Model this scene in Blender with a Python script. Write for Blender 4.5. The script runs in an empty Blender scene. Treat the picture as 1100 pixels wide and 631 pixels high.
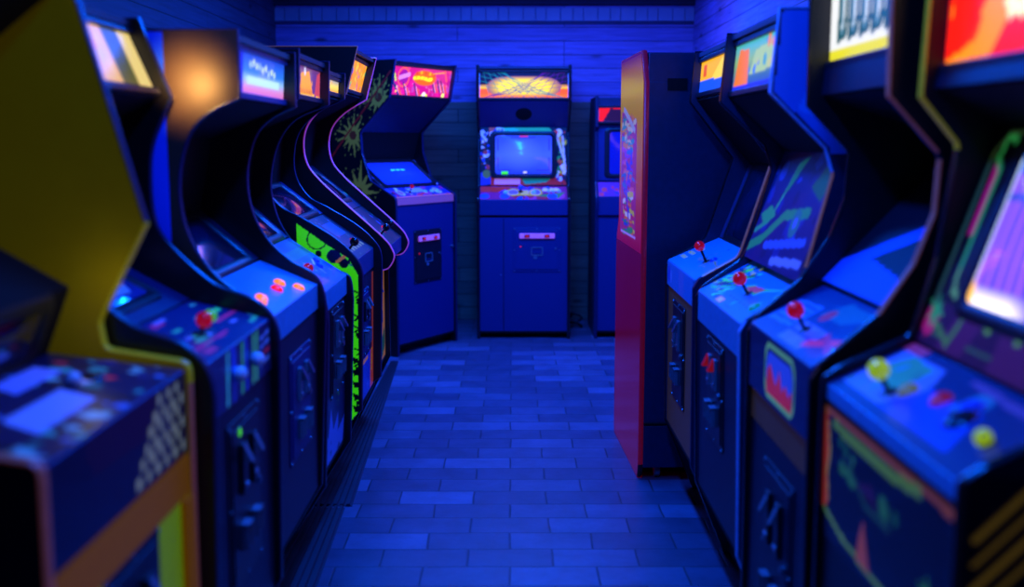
import bpy, math, random
import numpy as np
from mathutils import Matrix, Vector
random.seed(7)
PI = math.pi
scene = bpy.context.scene
COL = scene.collection

# ------------------------------------------------------------------ materials
def lin(c):
    out = []
    for v in c[:3]:
        v = v / 255.0
        out.append(v / 12.92 if v <= 0.04045 else ((v + 0.055) / 1.055) ** 2.4)
    return tuple(out)

_M = {}
def mat(name, base=(20, 20, 24), rough=.4, metal=0., emit=None, es=1., coat=0., bump=0., bscale=60., spec=.5):
    if name in _M: return _M[name]
    m = bpy.data.materials.new(name); m.use_nodes = True
    nt = m.node_tree; b = nt.nodes['Principled BSDF']
    c = lin(base)
    # procedural tone variation on every material
    tc = nt.nodes.new('ShaderNodeTexCoord'); no = nt.nodes.new('ShaderNodeTexNoise')
    no.inputs['Scale'].default_value = bscale; no.inputs['Detail'].default_value = 3
    nt.links.new(tc.outputs['Object'], no.inputs['Vector'])
    ra = nt.nodes.new('ShaderNodeValToRGB')
    ra.color_ramp.elements[0].position = .3; ra.color_ramp.elements[1].position = .7
    ra.color_ramp.elements[0].color = tuple(x * .86 for x in c) + (1,)
    ra.color_ramp.elements[1].color = tuple(min(1, x * 1.1) for x in c) + (1,)
    nt.links.new(no.outputs['Fac'], ra.inputs['Fac'])
    nt.links.new(ra.outputs['Color'], b.inputs['Base Color'])
    b.inputs['Roughness'].default_value = rough
    b.inputs['Metallic'].default_value = metal
    b.inputs['Specular IOR Level'].default_value = spec
    b.inputs['Coat Weight'].default_value = coat
    b.inputs['Coat Roughness'].default_value = .08
    if emit is not None:
        b.inputs['Emission Color'].default_value = lin(emit) + (1,)
        b.inputs['Emission Strength'].default_value = es
    if bump:
        bp = nt.nodes.new('ShaderNodeBump'); bp.inputs['Strength'].default_value = bump
        bp.inputs['Distance'].default_value = .002
        nt.links.new(no.outputs['Fac'], bp.inputs['Height'])
        nt.links.new(bp.outputs['Normal'], b.inputs['Normal'])
    _M[name] = m
    return m

def art_mat(name, rough=.35, coat=.3, es=1., spec=.5):
    if name in _M: return _M[name]
    m = bpy.data.materials.new(name); m.use_nodes = True
    nt = m.node_tree; b = nt.nodes['Principled BSDF']
    a = nt.nodes.new('ShaderNodeAttribute'); a.attribute_name = 'art'
    g = nt.nodes.new('ShaderNodeAttribute'); g.attribute_name = 'glow'
    nt.links.new(a.outputs['Color'], b.inputs['Base Color'])
    nt.links.new(g.outputs['Color'], b.inputs['Emission Color'])
    b.inputs['Emission Strength'].default_value = es
    b.inputs['Roughness'].default_value = rough
    b.inputs['Coat Weight'].default_value = coat
    b.inputs['Specular IOR Level'].default_value = spec
    _M[name] = m
    return m

ART = art_mat('printed_vinyl', .4, .2)
ARTM = art_mat('printed_matte', .6, 0., spec=.3)
LIT = art_mat('backlit_print', .3, .2, 1.35)
TUBE = art_mat('picture_tube', .12, .5, 1.0)
BLACK = mat('black_laminate', (13, 13, 17), .42, bump=.25, bscale=300)
BLACKG = mat('black_gloss_laminate', (12, 12, 16), .3, bscale=90)
INNER = mat('matte_black_board', (9, 9, 12), .75, spec=.25)
LAM = mat('dark_brown_laminate', (70, 50, 36), .5, bscale=12)
NAVYN = mat('dark_blue_paint_dim', (7, 18, 44), .45, bump=.3, bscale=220)  # dimmer copy of the dark blue paint, weaker light put into its colour
NAVY = mat('dark_blue_paint', (10, 36, 100), .45, bump=.3, bscale=220)
NAVYD = mat('worn_dark_blue_board', (10, 38, 72), .5, bump=.3, bscale=40)
PANELB = mat('pale_blue_enamel', (80, 165, 215), .3)
PANELD = mat('deep_blue_enamel', (30, 70, 130), .35)
STEEL = mat('brushed_steel', (150, 155, 165), .3, .9)
DSTEEL = mat('black_coated_steel', (30, 32, 40), .38, .3)
GREYD = mat('grey_plastic', (110, 112, 125), .45)
T_BLUE = mat('blue_edge_trim', (14, 26, 66), .35)
T_BLACK = mat('black_edge_trim', (20, 20, 26), .22)
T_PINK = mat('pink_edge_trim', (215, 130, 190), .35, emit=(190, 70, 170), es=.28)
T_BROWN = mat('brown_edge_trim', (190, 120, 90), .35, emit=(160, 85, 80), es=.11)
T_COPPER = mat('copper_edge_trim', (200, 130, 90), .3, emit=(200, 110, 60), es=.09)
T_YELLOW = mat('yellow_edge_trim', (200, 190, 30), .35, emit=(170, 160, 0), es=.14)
T_LILAC = mat('lilac_edge_trim', (150, 190, 245), .3)
YELLOW = mat('yellow_paint', (175, 150, 5), .42, emit=(200, 170, 0), es=.034, bscale=8, spec=.15)  # faint emission put in for warm light on the side panel
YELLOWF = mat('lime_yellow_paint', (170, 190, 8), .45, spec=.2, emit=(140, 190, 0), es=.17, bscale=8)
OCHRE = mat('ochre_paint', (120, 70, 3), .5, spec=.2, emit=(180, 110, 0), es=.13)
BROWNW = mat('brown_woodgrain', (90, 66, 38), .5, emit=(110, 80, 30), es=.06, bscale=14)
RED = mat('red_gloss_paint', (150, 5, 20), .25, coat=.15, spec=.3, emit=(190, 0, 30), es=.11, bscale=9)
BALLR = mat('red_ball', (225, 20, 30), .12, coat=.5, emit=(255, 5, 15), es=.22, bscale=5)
BALLK = mat('black_ball', (14, 14, 18), .12, coat=.5)
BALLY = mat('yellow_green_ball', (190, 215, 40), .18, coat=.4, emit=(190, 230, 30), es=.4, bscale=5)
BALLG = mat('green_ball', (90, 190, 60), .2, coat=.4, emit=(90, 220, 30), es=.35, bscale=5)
BTN_O = mat('orange_button', (255, 150, 20), .25, emit=(255, 125, 0), es=1.1)
BTN_R = mat('red_button', (240, 40, 20), .25, emit=(255, 20, 0), es=.9)
BTN_W = mat('white_button', (235, 235, 245), .25)
BTN_B = mat('blue_button', (70, 100, 220), .25)
BTN_K = mat('dark_button', (40, 30, 40), .25)
WHITEP = mat('white_plastic', (225, 225, 235), .35)
REDLENS = mat('red_coin_lamp', (150, 20, 20), .3, emit=(255, 30, 40), es=.8)
REDDIM = mat('unlit_red_coin_button', (150, 20, 20), .3, emit=(255, 30, 40), es=.15)
PINKPL = mat('pink_coin_plate', (220, 160, 210), .35, emit=(210, 90, 150), es=.3)
GREENL = mat('green_lamp', (60, 160, 40), .3, emit=(80, 230, 20), es=.7)
RUBBER = mat('black_rubber', (24, 24, 26), .6)

# ------------------------------------------------------------------ mesh building
class MB:
    def __init__(s): s.v = []; s.f = []; s.sm = []
    def add(s, vs, fs, M=None, smooth=False):
        o = len(s.v)
        for p in vs:
            p = Vector(p)
            s.v.append(tuple(M @ p) if M is not None else tuple(p))
        for f in fs:
            s.f.append(tuple(i + o for i in f)); s.sm.append(smooth)
        return s
    def box(s, c, d, M=None):
        x, y, z = c; a, b, e = d[0] / 2, d[1] / 2, d[2] / 2
        vs = [(x + i * a, y + j * b, z + k * e) for i in (-1, 1) for j in (-1, 1) for k in (-1, 1)]
        fs = [(0, 1, 3, 2), (4, 6, 7, 5), (0, 4, 5, 1), (2, 3, 7, 6), (0, 2, 6, 4), (1, 5, 7, 3)]
        return s.add(vs, fs, M)
    def lathe(s, prof, M=None, n=24, c=(0, 0)):
        """prof: (radius, height) along local z; closed with caps"""
        vs, fs = [], []
        k = len(prof)
        for r, h in prof:
            for i in range(n):
                a = 2 * PI * i / n
                vs.append((c[0] + r * math.cos(a), c[1] + r * math.sin(a), h))
        for j in range(k - 1):
            for i in range(n):
                i2 = (i + 1) % n
                fs.append((j * n + i, j * n + i2, (j + 1) * n + i2, (j + 1) * n + i))
        fs.append(tuple(range(n))[::-1]); fs.append(tuple((k - 1) * n + i for i in range(n)))
        return s.add(vs, fs, M, True)
    def ball(s, c, r, M=None, n=20):
        prof = [(max(1e-4, r * math.sin(PI * i / n)), c[2] - r * math.cos(PI * i / n)) for i in range(n + 1)]
        return s.lathe(prof, M, 28, (c[0], c[1]))
    def tube(s, pts, r, M=None, n=10):
        pts = [Vector(p) for p in pts]; rings = []
        for i, p in enumerate(pts):
            t = (pts[min(i + 1, len(pts) - 1)] - pts[max(i - 1, 0)]).normalized()
            a = t.cross(Vector((0, 0, 1)))
            if a.length < .05: a = t.cross(Vector((0, 1, 0)))
            a.normalize(); b = t.cross(a)
            rings.append([p + a * (r * math.cos(2 * PI * k / n)) + b * (r * math.sin(2 * PI * k / n)) for k in range(n)])
        vs = [q for R in rings for q in R]; fs = []
        for j in range(len(pts) - 1):
            for i in range(n):
                fs.append((j * n + i, j * n + (i + 1) % n, (j + 1) * n + (i + 1) % n, (j + 1) * n + i))
        fs.append(tuple(range(n))); fs.append(tuple((len(pts) - 1) * n + i for i in range(n)))
        return s.add(vs, fs, M, True)
    def build(s, name, m, parent=None, bevel=0.):
        me = bpy.data.meshes.new(name); me.from_pydata(s.v, [], s.f); me.materials.append(m)
        me.polygons.foreach_set('use_smooth', s.sm)
        import bmesh
        bm = bmesh.new(); bm.from_mesh(me); bmesh.ops.recalc_face_normals(bm, faces=bm.faces); bm.to_mesh(me); bm.free()
        if any(s.sm): me.set_sharp_from_angle(angle=.7)
        o = bpy.data.objects.new(name, me); COL.objects.link(o)
        if parent is not None: o.parent = parent
        if bevel:
            b = o.modifiers.new('bevel', 'BEVEL'); b.width = bevel; b.segments = 2; b.limit_method = 'ANGLE'; b.angle_limit = .6
        return o

def thing(name, label, cat, loc, rz=0, group=None):
    o = bpy.data.objects.new(name, None); COL.objects.link(o)
    o.empty_display_size = .1
    o.location = loc; o.rotation_euler = (0, 0, rz); o['label'] = label; o['category'] = cat
    if group: o['group'] = group
    return o
def tag(o, label, cat, group=None):
    o['label'] = label; o['category'] = cat
    if group: o['group'] = group
    return o

# ------------------------------------------------------------------ painting
class Art:
    """a printed picture: albedo + light-giving ink, x in 0..asp, y in 0..1 (upwards)"""
    def __init__(s, w, h, bg, glow=0., cell=.005):
        s.w, s.h = w, h
        s.nx = max(8, int(w / cell)); s.ny = max(6, int(h / cell))
        s.asp = w / h
        s.X, s.Y = np.meshgrid(np.linspace(0, s.asp, s.nx + 1), np.linspace(0, 1, s.ny + 1))
        s.a = np.zeros(s.X.shape + (3,)); s.g = np.zeros_like(s.a)
        s.put(np.ones(s.X.shape), bg, glow)
        s.rng = np.random.RandomState(int(w * 1000 + h * 77))
    def put(s, m, c, glow=0.):
        m = np.clip(m, 0, 1)[..., None]
        c = np.array(lin(c))
        s.a = s.a * (1 - m) + c * m * (1 - .9 * min(1, glow))
        s.g = s.g * (1 - m) + c * glow * m
    def rect(s, x0, y0, x1, y1, c, glow=0.):
        s.put(((s.X >= x0) & (s.X <= x1) & (s.Y >= y0) & (s.Y <= y1)).astype(float), c, glow)
    def disc(s, x, y, r, c, glow=0., soft=0., ry=None):
        d = np.hypot(s.X - x, (s.Y - y) * (r / (ry or r)))
        m = (d < r).astype(float) if not soft else np.clip((r - d) / soft + .5, 0, 1)
        s.put(m, c, glow)
    def ring(s, x, y, r, w, c, glow=0.):
        d = np.hypot(s.X - x, s.Y - y); s.put((abs(d - r) < w / 2).astype(float), c, glow)
    def poly(s, pts, c, glow=0.):
        m = np.zeros(s.X.shape, bool); n = len(pts)
        for i in range(n):
            x0, y0 = pts[i]; x1, y1 = pts[(i + 1) % n]
            if y0 == y1: continue
            cond = ((s.Y > min(y0, y1)) & (s.Y <= max(y0, y1)))
            xi = x0 + (s.Y - y0) * (x1 - x0) / (y1 - y0)
            m ^= cond & (s.X < xi)
        s.put(m.astype(float), c, glow)
    def line(s, pts, w, c, glow=0., alpha=1.):
        w = max(w, 1.7 * s.h / s.ny / s.h)
        m = np.zeros(s.X.shape)
        for (x0, y0), (x1, y1) in zip(pts[:-1], pts[1:]):
            dx, dy = x1 - x0, y1 - y0; L = dx * dx + dy * dy + 1e-12
            t = np.clip(((s.X - x0) * dx + (s.Y - y0) * dy) / L, 0, 1)
            d = np.hypot(s.X - x0 - t * dx, s.Y - y0 - t * dy)
            m = np.maximum(m, (d < w / 2).astype(float))
        s.put(m * alpha, c, glow)
    def blobs(s, n, cols, rmin, rmax, glow=0., box=None, tri=.5):
        bx = box or (0, 0, s.asp, 1)
        for _ in range(n):
            x = s.rng.uniform(bx[0], bx[2]); y = s.rng.uniform(bx[1], bx[3]); r = s.rng.uniform(rmin, rmax)
            c = cols[s.rng.randint(len(cols))]
            if s.rng.rand() < tri:
                a0 = s.rng.uniform(0, 6.28)
                k = s.rng.randint(3, 6)
                s.poly([(x + r * s.rng.uniform(.5, 1.4) * math.cos(a0 + 6.28 * i / k), y + r * s.rng.uniform(.5, 1.4) * math.sin(a0 + 6.28 * i / k)) for i in range(k)], c, glow)
            else: s.disc(x, y, r, c, glow)
    def gradv(s, stops, glow=0.):
        ys = [q[0] for q in stops]; cs = np.array([lin(q[1]) for q in stops])
        for k in range(3):
            v = np.interp(s.Y, ys, cs[:, k]); s.a[..., k] = v * (1 - .9 * min(1, glow)); s.g[..., k] = v * glow
    def star(s, x, y, r, n, c, glow=0., inner=.3, jag=.25):
        pts = []
        for i in range(2 * n):
            rr = r * (1 + jag * math.sin(i * 2.3)) if i % 2 == 0 else r * inner
            pts.append((x + rr * math.cos(PI * i / n), y + rr * math.sin(PI * i / n)))
        s.poly(pts, c, glow)
    def obj(s, name, M, parent, m, off=.001, mask=None, keep=None):
        """M maps (x right, y up, z out) with origin at picture centre"""
        ny, nx = s.X.shape
        vx = (s.X / s.asp - .5) * s.w; vy = (s.Y - .5) * s.h
        if keep is not None: inside = keep(vx, vy)
        co = np.stack([vx, vy, np.full_like(vx, off)], -1).reshape(-1, 3)
        Mn = np.array(M.to_4x4()); co = co @ Mn[:3, :3].T + Mn[:3, 3]
        idx = np.arange(ny * nx).reshape(ny, nx)
        q = np.stack([idx[:-1, :-1], idx[:-1, 1:], idx[1:, 1:], idx[1:, :-1]], -1)
        if keep is not None:
            ok = inside[:-1, :-1] & inside[:-1, 1:] & inside[1:, 1:] & inside[1:, :-1]
            q = q[ok]
            used = np.unique(q); remap = -np.ones(ny * nx, int); remap[used] = np.arange(len(used))
            q = remap[q.reshape(-1, 4)]; co = co[used]
            A = s.a.reshape(-1, 3)[used]; G = s.g.reshape(-1, 3)[used]
        else:
            q = q.reshape(-1, 4); A = s.a.reshape(-1, 3); G = s.g.reshape(-1, 3)
        me = bpy.data.meshes.new(name); me.from_pydata(co.tolist(), [], q.tolist()); me.materials.append(m)
        for nm, arr in (('art', A), ('glow', G)):
            at = me.color_attributes.new(nm, 'FLOAT_COLOR', 'POINT')
            at.data.foreach_set('color', np.concatenate([arr, np.ones((len(arr), 1))], 1).astype(np.float32).ravel())
        o = bpy.data.objects.new(name, me); COL.objects.link(o)
        if parent is not None: o.parent = parent
        return o

GL = {  # blocky stroke glyphs (only for the lettering-like marks that the art carries)
}

# ------------------------------------------------------------------ cabinets
def rounded(pts, seg=6):
    """(y, z[, radius]) corners -> list of points with fillets"""
    out = []; n = len(pts)
    for i, p in enumerate(pts):
        r = p[2] if len(p) > 2 else 0
        P = Vector(p[:2])
        if r <= 0: out.append(tuple(P)); continue
        A = Vector(pts[i - 1][:2]); B = Vector(pts[(i + 1) % n][:2])
        u = (A - P); v = (B - P); lu, lv = u.length, v.length; u.normalize(); v.normalize()
        ang = math.acos(max(-1, min(1, u.dot(v)))); d = min(r / math.tan(ang / 2), lu * .49, lv * .49)
        a = P + u * d; b = P + v * d
        for k in range(seg + 1):
            t = k / seg
            q = a * (1 - t) ** 2 + P * 2 * t * (1 - t) + b * t * t
            out.append((q.x, q.y))
    return out

def frame(p, q, y0):
    """art frame on the strip q (low) -> p (high) of the cabinet's profile"""
    d = Vector((0, p[0] - q[0], p[1] - q[1])); L = d.length; d.normalize()
    n = Vector((0, d.z, -d.y)); c = Vector((0, (p[0] + q[0]) / 2 + y0, (p[1] + q[1]) / 2))
    M = Matrix.Identity(4)
    for i, a in enumerate((Vector((-1, 0, 0)), d, n)):
        for k in range(3): M[k][i] = a[k]
    M[0][3], M[1][3], M[2][3] = c
    return M, L

def S(*P):
    P = [Vector(p) for p in P]; out = []
    for i in range(len(P) - 1):
        a = P[max(i - 1, 0)]; b = P[i]; c = P[i + 1]; d = P[min(i + 2, len(P) - 1)]
        for k in range(6):
            t = k / 6
            q = .5 * ((2 * b) + (c - a) * t + (2 * a - 5 * b + 4 * c - d) * t * t + (3 * b - a - 3 * c + d) * t ** 3)
            out.append((q.x, q.y))
    out.append(tuple(P[-1])); return out

class Cab:
    def __init__(s, name, label, X, Y, rz, W, front, D=.72, side=BLACK, trim=T_BLACK, T=.019, top=None, group=None, side2=None, trim2=None):
        """X,Y: point on the floor below the middle of the lip line; front: profile corners top -> bottom"""
        s.D = D; s.y0 = D / 2; s.W = W; s.T = T
        fx, fy = -math.sin(rz), math.cos(rz)         # world direction of local +y
        s.root = thing(name, label, 'arcade machine', (X - fx * s.y0, Y - fy * s.y0, 0), rz, group)
        s.front = front
        zt = front[0][1]
        poly = list(front) + [(-D + .02, 0), (-D, .06), (-D, zt - .12), (-D + .07, zt)]
        s.poly = rounded(poly)
        inner = W - 2 * T
        s.iw = inner
        for sx in (1, -1):
            b = MB(); n = len(s.poly)
            x0, x1 = sx * (W / 2 - T), sx * W / 2
            vs = [(x0, y + s.y0, z) for y, z in s.poly] + [(x1, y + s.y0, z) for y, z in s.poly]
            fs = [tuple(range(n)), tuple(range(2 * n - 1, n - 1, -1))] + [(i, (i + 1) % n, n + (i + 1) % n, n + i) for i in range(n)]
            b.add(vs, fs)
            sp = b.build('side_panel', side if sx > 0 or side2 is None else side2, s.root)
            # moulding round the edge, proud by 2 mm and rounded
            P = [Vector(p) for p in s.poly]; N = []
            for i in range(n):
                t = (P[(i + 1) % n] - P[i - 1]); t.normalize(); N.append(Vector((t.y, -t.x)))
            area = sum(P[i].x * P[(i + 1) % n].y - P[(i + 1) % n].x * P[i].y for i in range(n))
            if area < 0: N = [-v for v in N]
            e = MB(); xa, xb = min(x0, x1), max(x0, x1); xm = (xa + xb) / 2
            prof = [(xa, -.002), (xa - .0005, .001), (xa + .004, .0028), (xm, .0036), (xb - .004, .0028), (xb + .0005, .001), (xb, -.002)]
            k = len(prof); vs = []
            for i in range(n):
                for (x, o) in prof:
                    q = P[i] + N[i] * o; vs.append((x, q.x + s.y0, max(.001, q.y)))
            fs = [(i * k + j, i * k + j + 1, ((i + 1) % n) * k + j + 1, ((i + 1) % n) * k + j) for i in range(n) for j in range(k - 1)]
            e.add(vs, fs, smooth=True)
            tr = trim if (trim2 is None or sx > 0) else trim2
            bands = tr if isinstance(tr, list) else [(0, tr)]
            eo = e.build('edge_trim', bands[0][1], sp)
            for zb, mm in bands[1:]: eo.data.materials.append(mm)
            if len(bands) > 1:
                for pg in eo.data.polygons:
                    for k_, (zb, mm) in enumerate(bands):
                        if pg.center.z >= zb: pg.material_index = k_
            if sx > 0: s.side_r = sp
            else: s.side_l = sp
        # shell
        s.slab('top_panel', (-D + .07, zt - .006), (front[0][0] - .012, zt - .006), .015, side, flip=True)
        s.box('back_panel', (0, -D + .02 + s.y0, (zt - .12) / 2 + .05), (inner, .015, zt - .22), side)
    def slab(s, name, p, q, th, m, parent=None, bevel=0, flip=False, inset=0.):
        """board across the cabinet; outer face on the profile line p -> q (high -> low, or rear -> front)"""
        M, L = frame(p, q, s.y0)
        b = MB(); b.box((0, 0, -th / 2), (s.iw - inset, L, th), M)
        return b.build(name, m, parent or s.root, bevel)
    def box(s, name, c, d, m, parent=None, bevel=.002):
        return MB().box(c, d).build(name, m, parent or s.root, bevel)
    def art(s, name, p, q, w, h, painter, parent=None, m=ART, cell=.005, du=0, dv=0, off=.0015, **kw):
        M, L = frame(p, q, s.y0)
        w = w or s.iw - .004; h = h or L - .004
        a = Art(w, h, (20, 20, 40), cell=cell, **kw); painter(a)
        M2 = M @ Matrix.Translation((du, dv, 0))
        return a.obj(name, M2, parent or s.root, m, off)
    def marquee(s, p, q, painter, cell=.005, fr=DSTEEL, m=LIT):
        M, L = frame(p, q, s.y0)
        b = MB(); b.box((0, 0, -.012), (s.iw, L, .012), M)
        mq = b.build('marquee', WHITEP, s.root)
        a = Art(s.iw - .01, L - .014, (20, 20, 40), cell=cell); painter(a)
        a.obj('marquee_art', M, mq, m, -.004)
        f = MB()
        for e in (-1, 1): f.box((0, e * (L / 2 - .008), .000), (s.iw, .016, .012), M)
        f.build('marquee_retainer', fr, mq, .002)
        return mq
    def control(s, cr, cf, cl, m=PANELB, top=None, lip=None, cell=.004, ft=None):
        """control box: deck cr -> cf, lip cf -> cl"""
        y = s.y0; iw = s.iw / 2
        pts = [(cr[0], cr[1]), (cf[0], cf[1]), (cl[0], cl[1]), (cl[0] - .05, cl[1] - .004), (cr[0], cr[1] - .06)]
        n = len(pts); b = MB()
        b.add([(-iw, a + y, z) for a, z in pts] + [(iw, a + y, z) for a, z in pts],
              [tuple(range(n)), tuple(range(2 * n - 1, n - 1, -1))] + [(i, (i + 1) % n, n + (i + 1) % n, n + i) for i in range(n)])
        s.cp = b.build('control_panel', m, s.root, .003)
        s.cr, s.cf, s.cl = cr, cf, cl
        if top: s.art('control_art', cr, cf, s.iw - .008, None, top, s.cp, ART, cell)
        if lip: s.art('lip_art', cf, cl, s.iw - .008, None, lip, s.cp, ART, cell)
        s.Mc, s.Lc = frame(cr, cf, y)
    def stick(s, u, v, m=BALLR, r=.0175, h=.06):
        """u: metres right of centre, v: 0 front .. 1 rear"""
        vy = (v - .5) * s.Lc
        b = MB(); b.lathe([(.016, 0), (.016, .002), (.008, .004)], s.Mc, c=(u, vy)); b.tube([(u, vy, .0), (u, vy, h)], .0045, s.Mc)
        j = b.build('joystick', DSTEEL, s.root)
        MB().ball((u, vy, h + r * .8), r, s.Mc).build('joystick_ball', m, j)
    def button(s, u, v, m=BTN_R, r=.014):
        vy = (v - .5) * s.Lc
        b = MB(); b.lathe([(r * 1.35, 0), (r * 1.35, .003), (r * 1.15, .006), (r * 1.05, .0065), (r, .005), (r * .98, .0095), (r * .8, .0105), (r * .01, .0098)], s.Mc, c=(u, vy))
        b.build('button', m, s.root)
    def front_board(s, p, q, m=NAVY):
        s.fp = s.slab('front_panel', p, q, .016, m); s.Mf, s.Lf = frame(p, q, s.y0); s.fpq = (p, q)
        return s.fp
    def coin_door(s, u, v, w, h, style='atari', plate=DSTEEL):
        """u right of centre, v metres above the middle of the front panel"""
        M = s.Mf @ Matrix.Translation((u, v, 0))
        fr = MB(); fr.box((0, 0, .002), (w, h, .004), M)
        door = fr.build('coin_door', plate, s.root, .002)
        b = MB(); b.box((0, 0, .0055), (w - .035, h - .035, .004), M); b.build('door_plate', plate, door, .002)
        for i in range(3):
            for j in range(3):
                if i == 1 and j == 1: continue
                MB().lathe([(.0045, .004), (.004, .0065), (.001, .007)], M, 10, ((i - 1) * (w / 2 - .008), (j - 1) * (h / 2 - .008))).build('carriage_bolt', STEEL, door)
        if style == 'atari':
            b = MB(); b.box((0, h / 2 - .055, .012), (w * .74, .034, .012), M); b.build('coin_plate', PINKPL, door, .002)
            for e in (-1, 1):
                MB().box((e * w * .21, h / 2 - .055, .019), (.035, .020, .006), M).build('coin_button_surround', DSTEEL, door, .001)
                MB().box((e * w * .21, h / 2 - .055, .0225), (.022, .006, .003), M).build('coin_lamp', REDLENS, door)
            b = MB(); cx, cy = 0, -.01
            for (x, y, a, c) in ((0, .026, .08, .006), (0, -.026, .08, .006), (-.037, 0, .006, .058), (.037, 0, .006, .058)): b.box((cx + x, cy + y, .0095), (a, c, .005), M)
            b.build('coin_return_frame', GREYD, door, .001)
            b = MB(); b.box((cx, cy - .012, .009), (.06, .006, .004), M); b.build('coin_return_flap', NAVY, door)
            b = MB(); b.box((-.012, -.052, .0085), (.024, .018, .003), M); b.build('price_plate', GREYD, door)
            b = MB(); b.lathe([(.007, .006), (.007, .012), (.003, .013)], M, 16, (w / 2 - .034, .01)); b.build('door_lock', STEEL, door)
            b = MB(); b.lathe([(.004, .006), (.004, .010), (.001, .011)], M, 12, (-w / 2 + .05, .022)); b.build('coin_button', REDLENS, door)
        else:
            for e in (-1, 1):
                cx = e * w * .17
                b = MB(); b.box((cx, h * .2, .012), (.036, h * .30, .010), M)
                sl = b.build('coin_mech', DSTEEL if style == 'dark' else GREYD, door, .002)
                # wedge-shaped reject button
                vs = [(cx - .012, h * .24, .017), (cx + .012, h * .24, .017), (cx - .012, h * .24 + .035, .017), (cx + .012, h * .24 + .035, .017), (cx - .010, h * .24, .034), (cx + .010, h * .24, .034)]
                b = MB(); b.add(vs, [(0, 2, 3, 1), (0, 1, 5, 4), (4, 5, 3, 2), (0, 4, 2), (1, 3, 5)], M); b.build('coin_button', REDDIM if style == 'red' else (STEEL if style == 'steel' else GREYD), door)
                b = MB(); b.box((cx, h * .10, .018), (.026, .010, .004), M); b.build('coin_slot', STEEL, door, .001)
                b = MB(); b.box((cx, -h * .2, .010), (.044, .056, .008), M); b.box((cx, -h * .2 + .024, .017), (.044, .006, .016), M)
                for g in (-1, 1): b.box((cx + g * .0195, -h * .2, .017), (.005, .056, .016), M)
                b.build('coin_return', GREYD, door, .001)
            b = MB(); b.lathe([(.010, .006), (.010, .014), (.006, .016), (.004, .016)], M, 18, (w * .34, h * .02)); b.build('door_lock', STEEL, door)
        return door
    def kick(s, q, yb=-.13, m=INNER):
        s.slab('kick_board', (yb, q[1] + .01), (yb, .02), .016, m)
        s.slab('bottom_board', (yb, q[1]), (q[0], q[1] + .001), .012, m)
    def screen(s, p, q, w, h, painter, dv=0, du=0, hood=.02, cell=.005, m=TUBE, bez=INNER, bz=None, bulge=.012):
        """bezel board p -> q with a framed, bulged picture tube"""
        bezel = s.slab('bezel', p, q, .012, bez)
        M, L = frame(p, q, s.y0)
        if bz: s.art('bezel_art', p, q, s.iw - .006, L - .006, bz, bezel, ART, cell)
        M2 = M @ Matrix.Translation((du, dv, 0))
        # tube surround with rounded corners
        def rr(w, h, r, z, n=6):
            pts = []
            for cx, cy, a0 in ((w / 2 - r, h / 2 - r, 0), (-w / 2 + r, h / 2 - r, 90), (-w / 2 + r, -h / 2 + r, 180), (w / 2 - r, -h / 2 + r, 270)):
                for k in range(n + 1):
                    a = math.radians(a0 + 90 * k / n); pts.append((cx + r * math.cos(a), cy + r * math.sin(a), z))
            return pts
        R = [rr(w + .07, h + .06, .03, .0015), rr(w + .062, h + .052, .03, hood), rr(w + .03, h + .026, .028, hood + .002), rr(w + .004, h + .004, .024, .004)]
        n = len(R[0]); b = MB()
        b.add([p_ for r_ in R for p_ in r_], [(j * n + i, j * n + (i + 1) % n, (j + 1) * n + (i + 1) % n, (j + 1) * n + i) for j in range(3) for i in range(n)], M2, True)
        b.build('screen_surround', DSTEEL, bezel)
        a = Art(w, h, (30, 40, 90), cell=cell); painter(a)
        o = a.obj('screen', M2, s.root, m, .004, keep=None)
        # bulge the glass
        inv = M2.inverted()
        for v in o.data.vertices:
            l = inv @ v.co
            l.z += bulge * (1 - (2 * l.x / w) ** 2) * (1 - (2 * l.y / h) ** 2)
            v.co = M2 @ l
        o.data.shade_smooth()
        return bezel
    def side_art(s, right, painter, y0, y1, z0, z1, m=ARTM, cell=.006, inset=.004, poly=None):
        """picture on the outer face of a side panel, clipped to its outline. Art x runs front-wards."""
        w, h = y1 - y0, z1 - z0
        a = Art(w, h, (20, 20, 30), cell=cell); painter(a)
        sx = 1 if right else -1
        M = Matrix.Identity(4)
        # x -> +y, y -> +z, z -> sx*x
        M = Matrix(((0, 0, sx, sx * s.W / 2), (1, 0, 0, (y0 + y1) / 2 + s.y0), (0, 1, 0, (z0 + z1) / 2), (0, 0, 0, 1)))
        P = poly or s.poly
        yc, zc = (y0 + y1) / 2, (z0 + z1) / 2
        def keep(vx, vy):
            X = vx + yc; Yv = vy + zc; n = len(P)
            ins = np.zeros(X.shape, bool); dist = np.full(X.shape, 9.)
            for i in range(n):
                ax, ay = P[i]; bx, by = P[(i + 1) % n]
                if ay != by:
                    c = ((Yv > min(ay, by)) & (Yv <= max(ay, by))); xi = ax + (Yv - ay) * (bx - ax) / (by - ay)
                    ins ^= c & (X < xi)
                dx, dy = bx - ax, by - ay; L = dx * dx + dy * dy + 1e-12
                t = np.clip(((X - ax) * dx + (Yv - ay) * dy) / L, 0, 1)
                dist = np.minimum(dist, np.hypot(X - ax - t * dx, Yv - ay - t * dy))
            return ins & (dist > inset)
        return a.obj('side_art', M, s.side_r if right else s.side_l, m, .0012, keep=keep)

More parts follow.
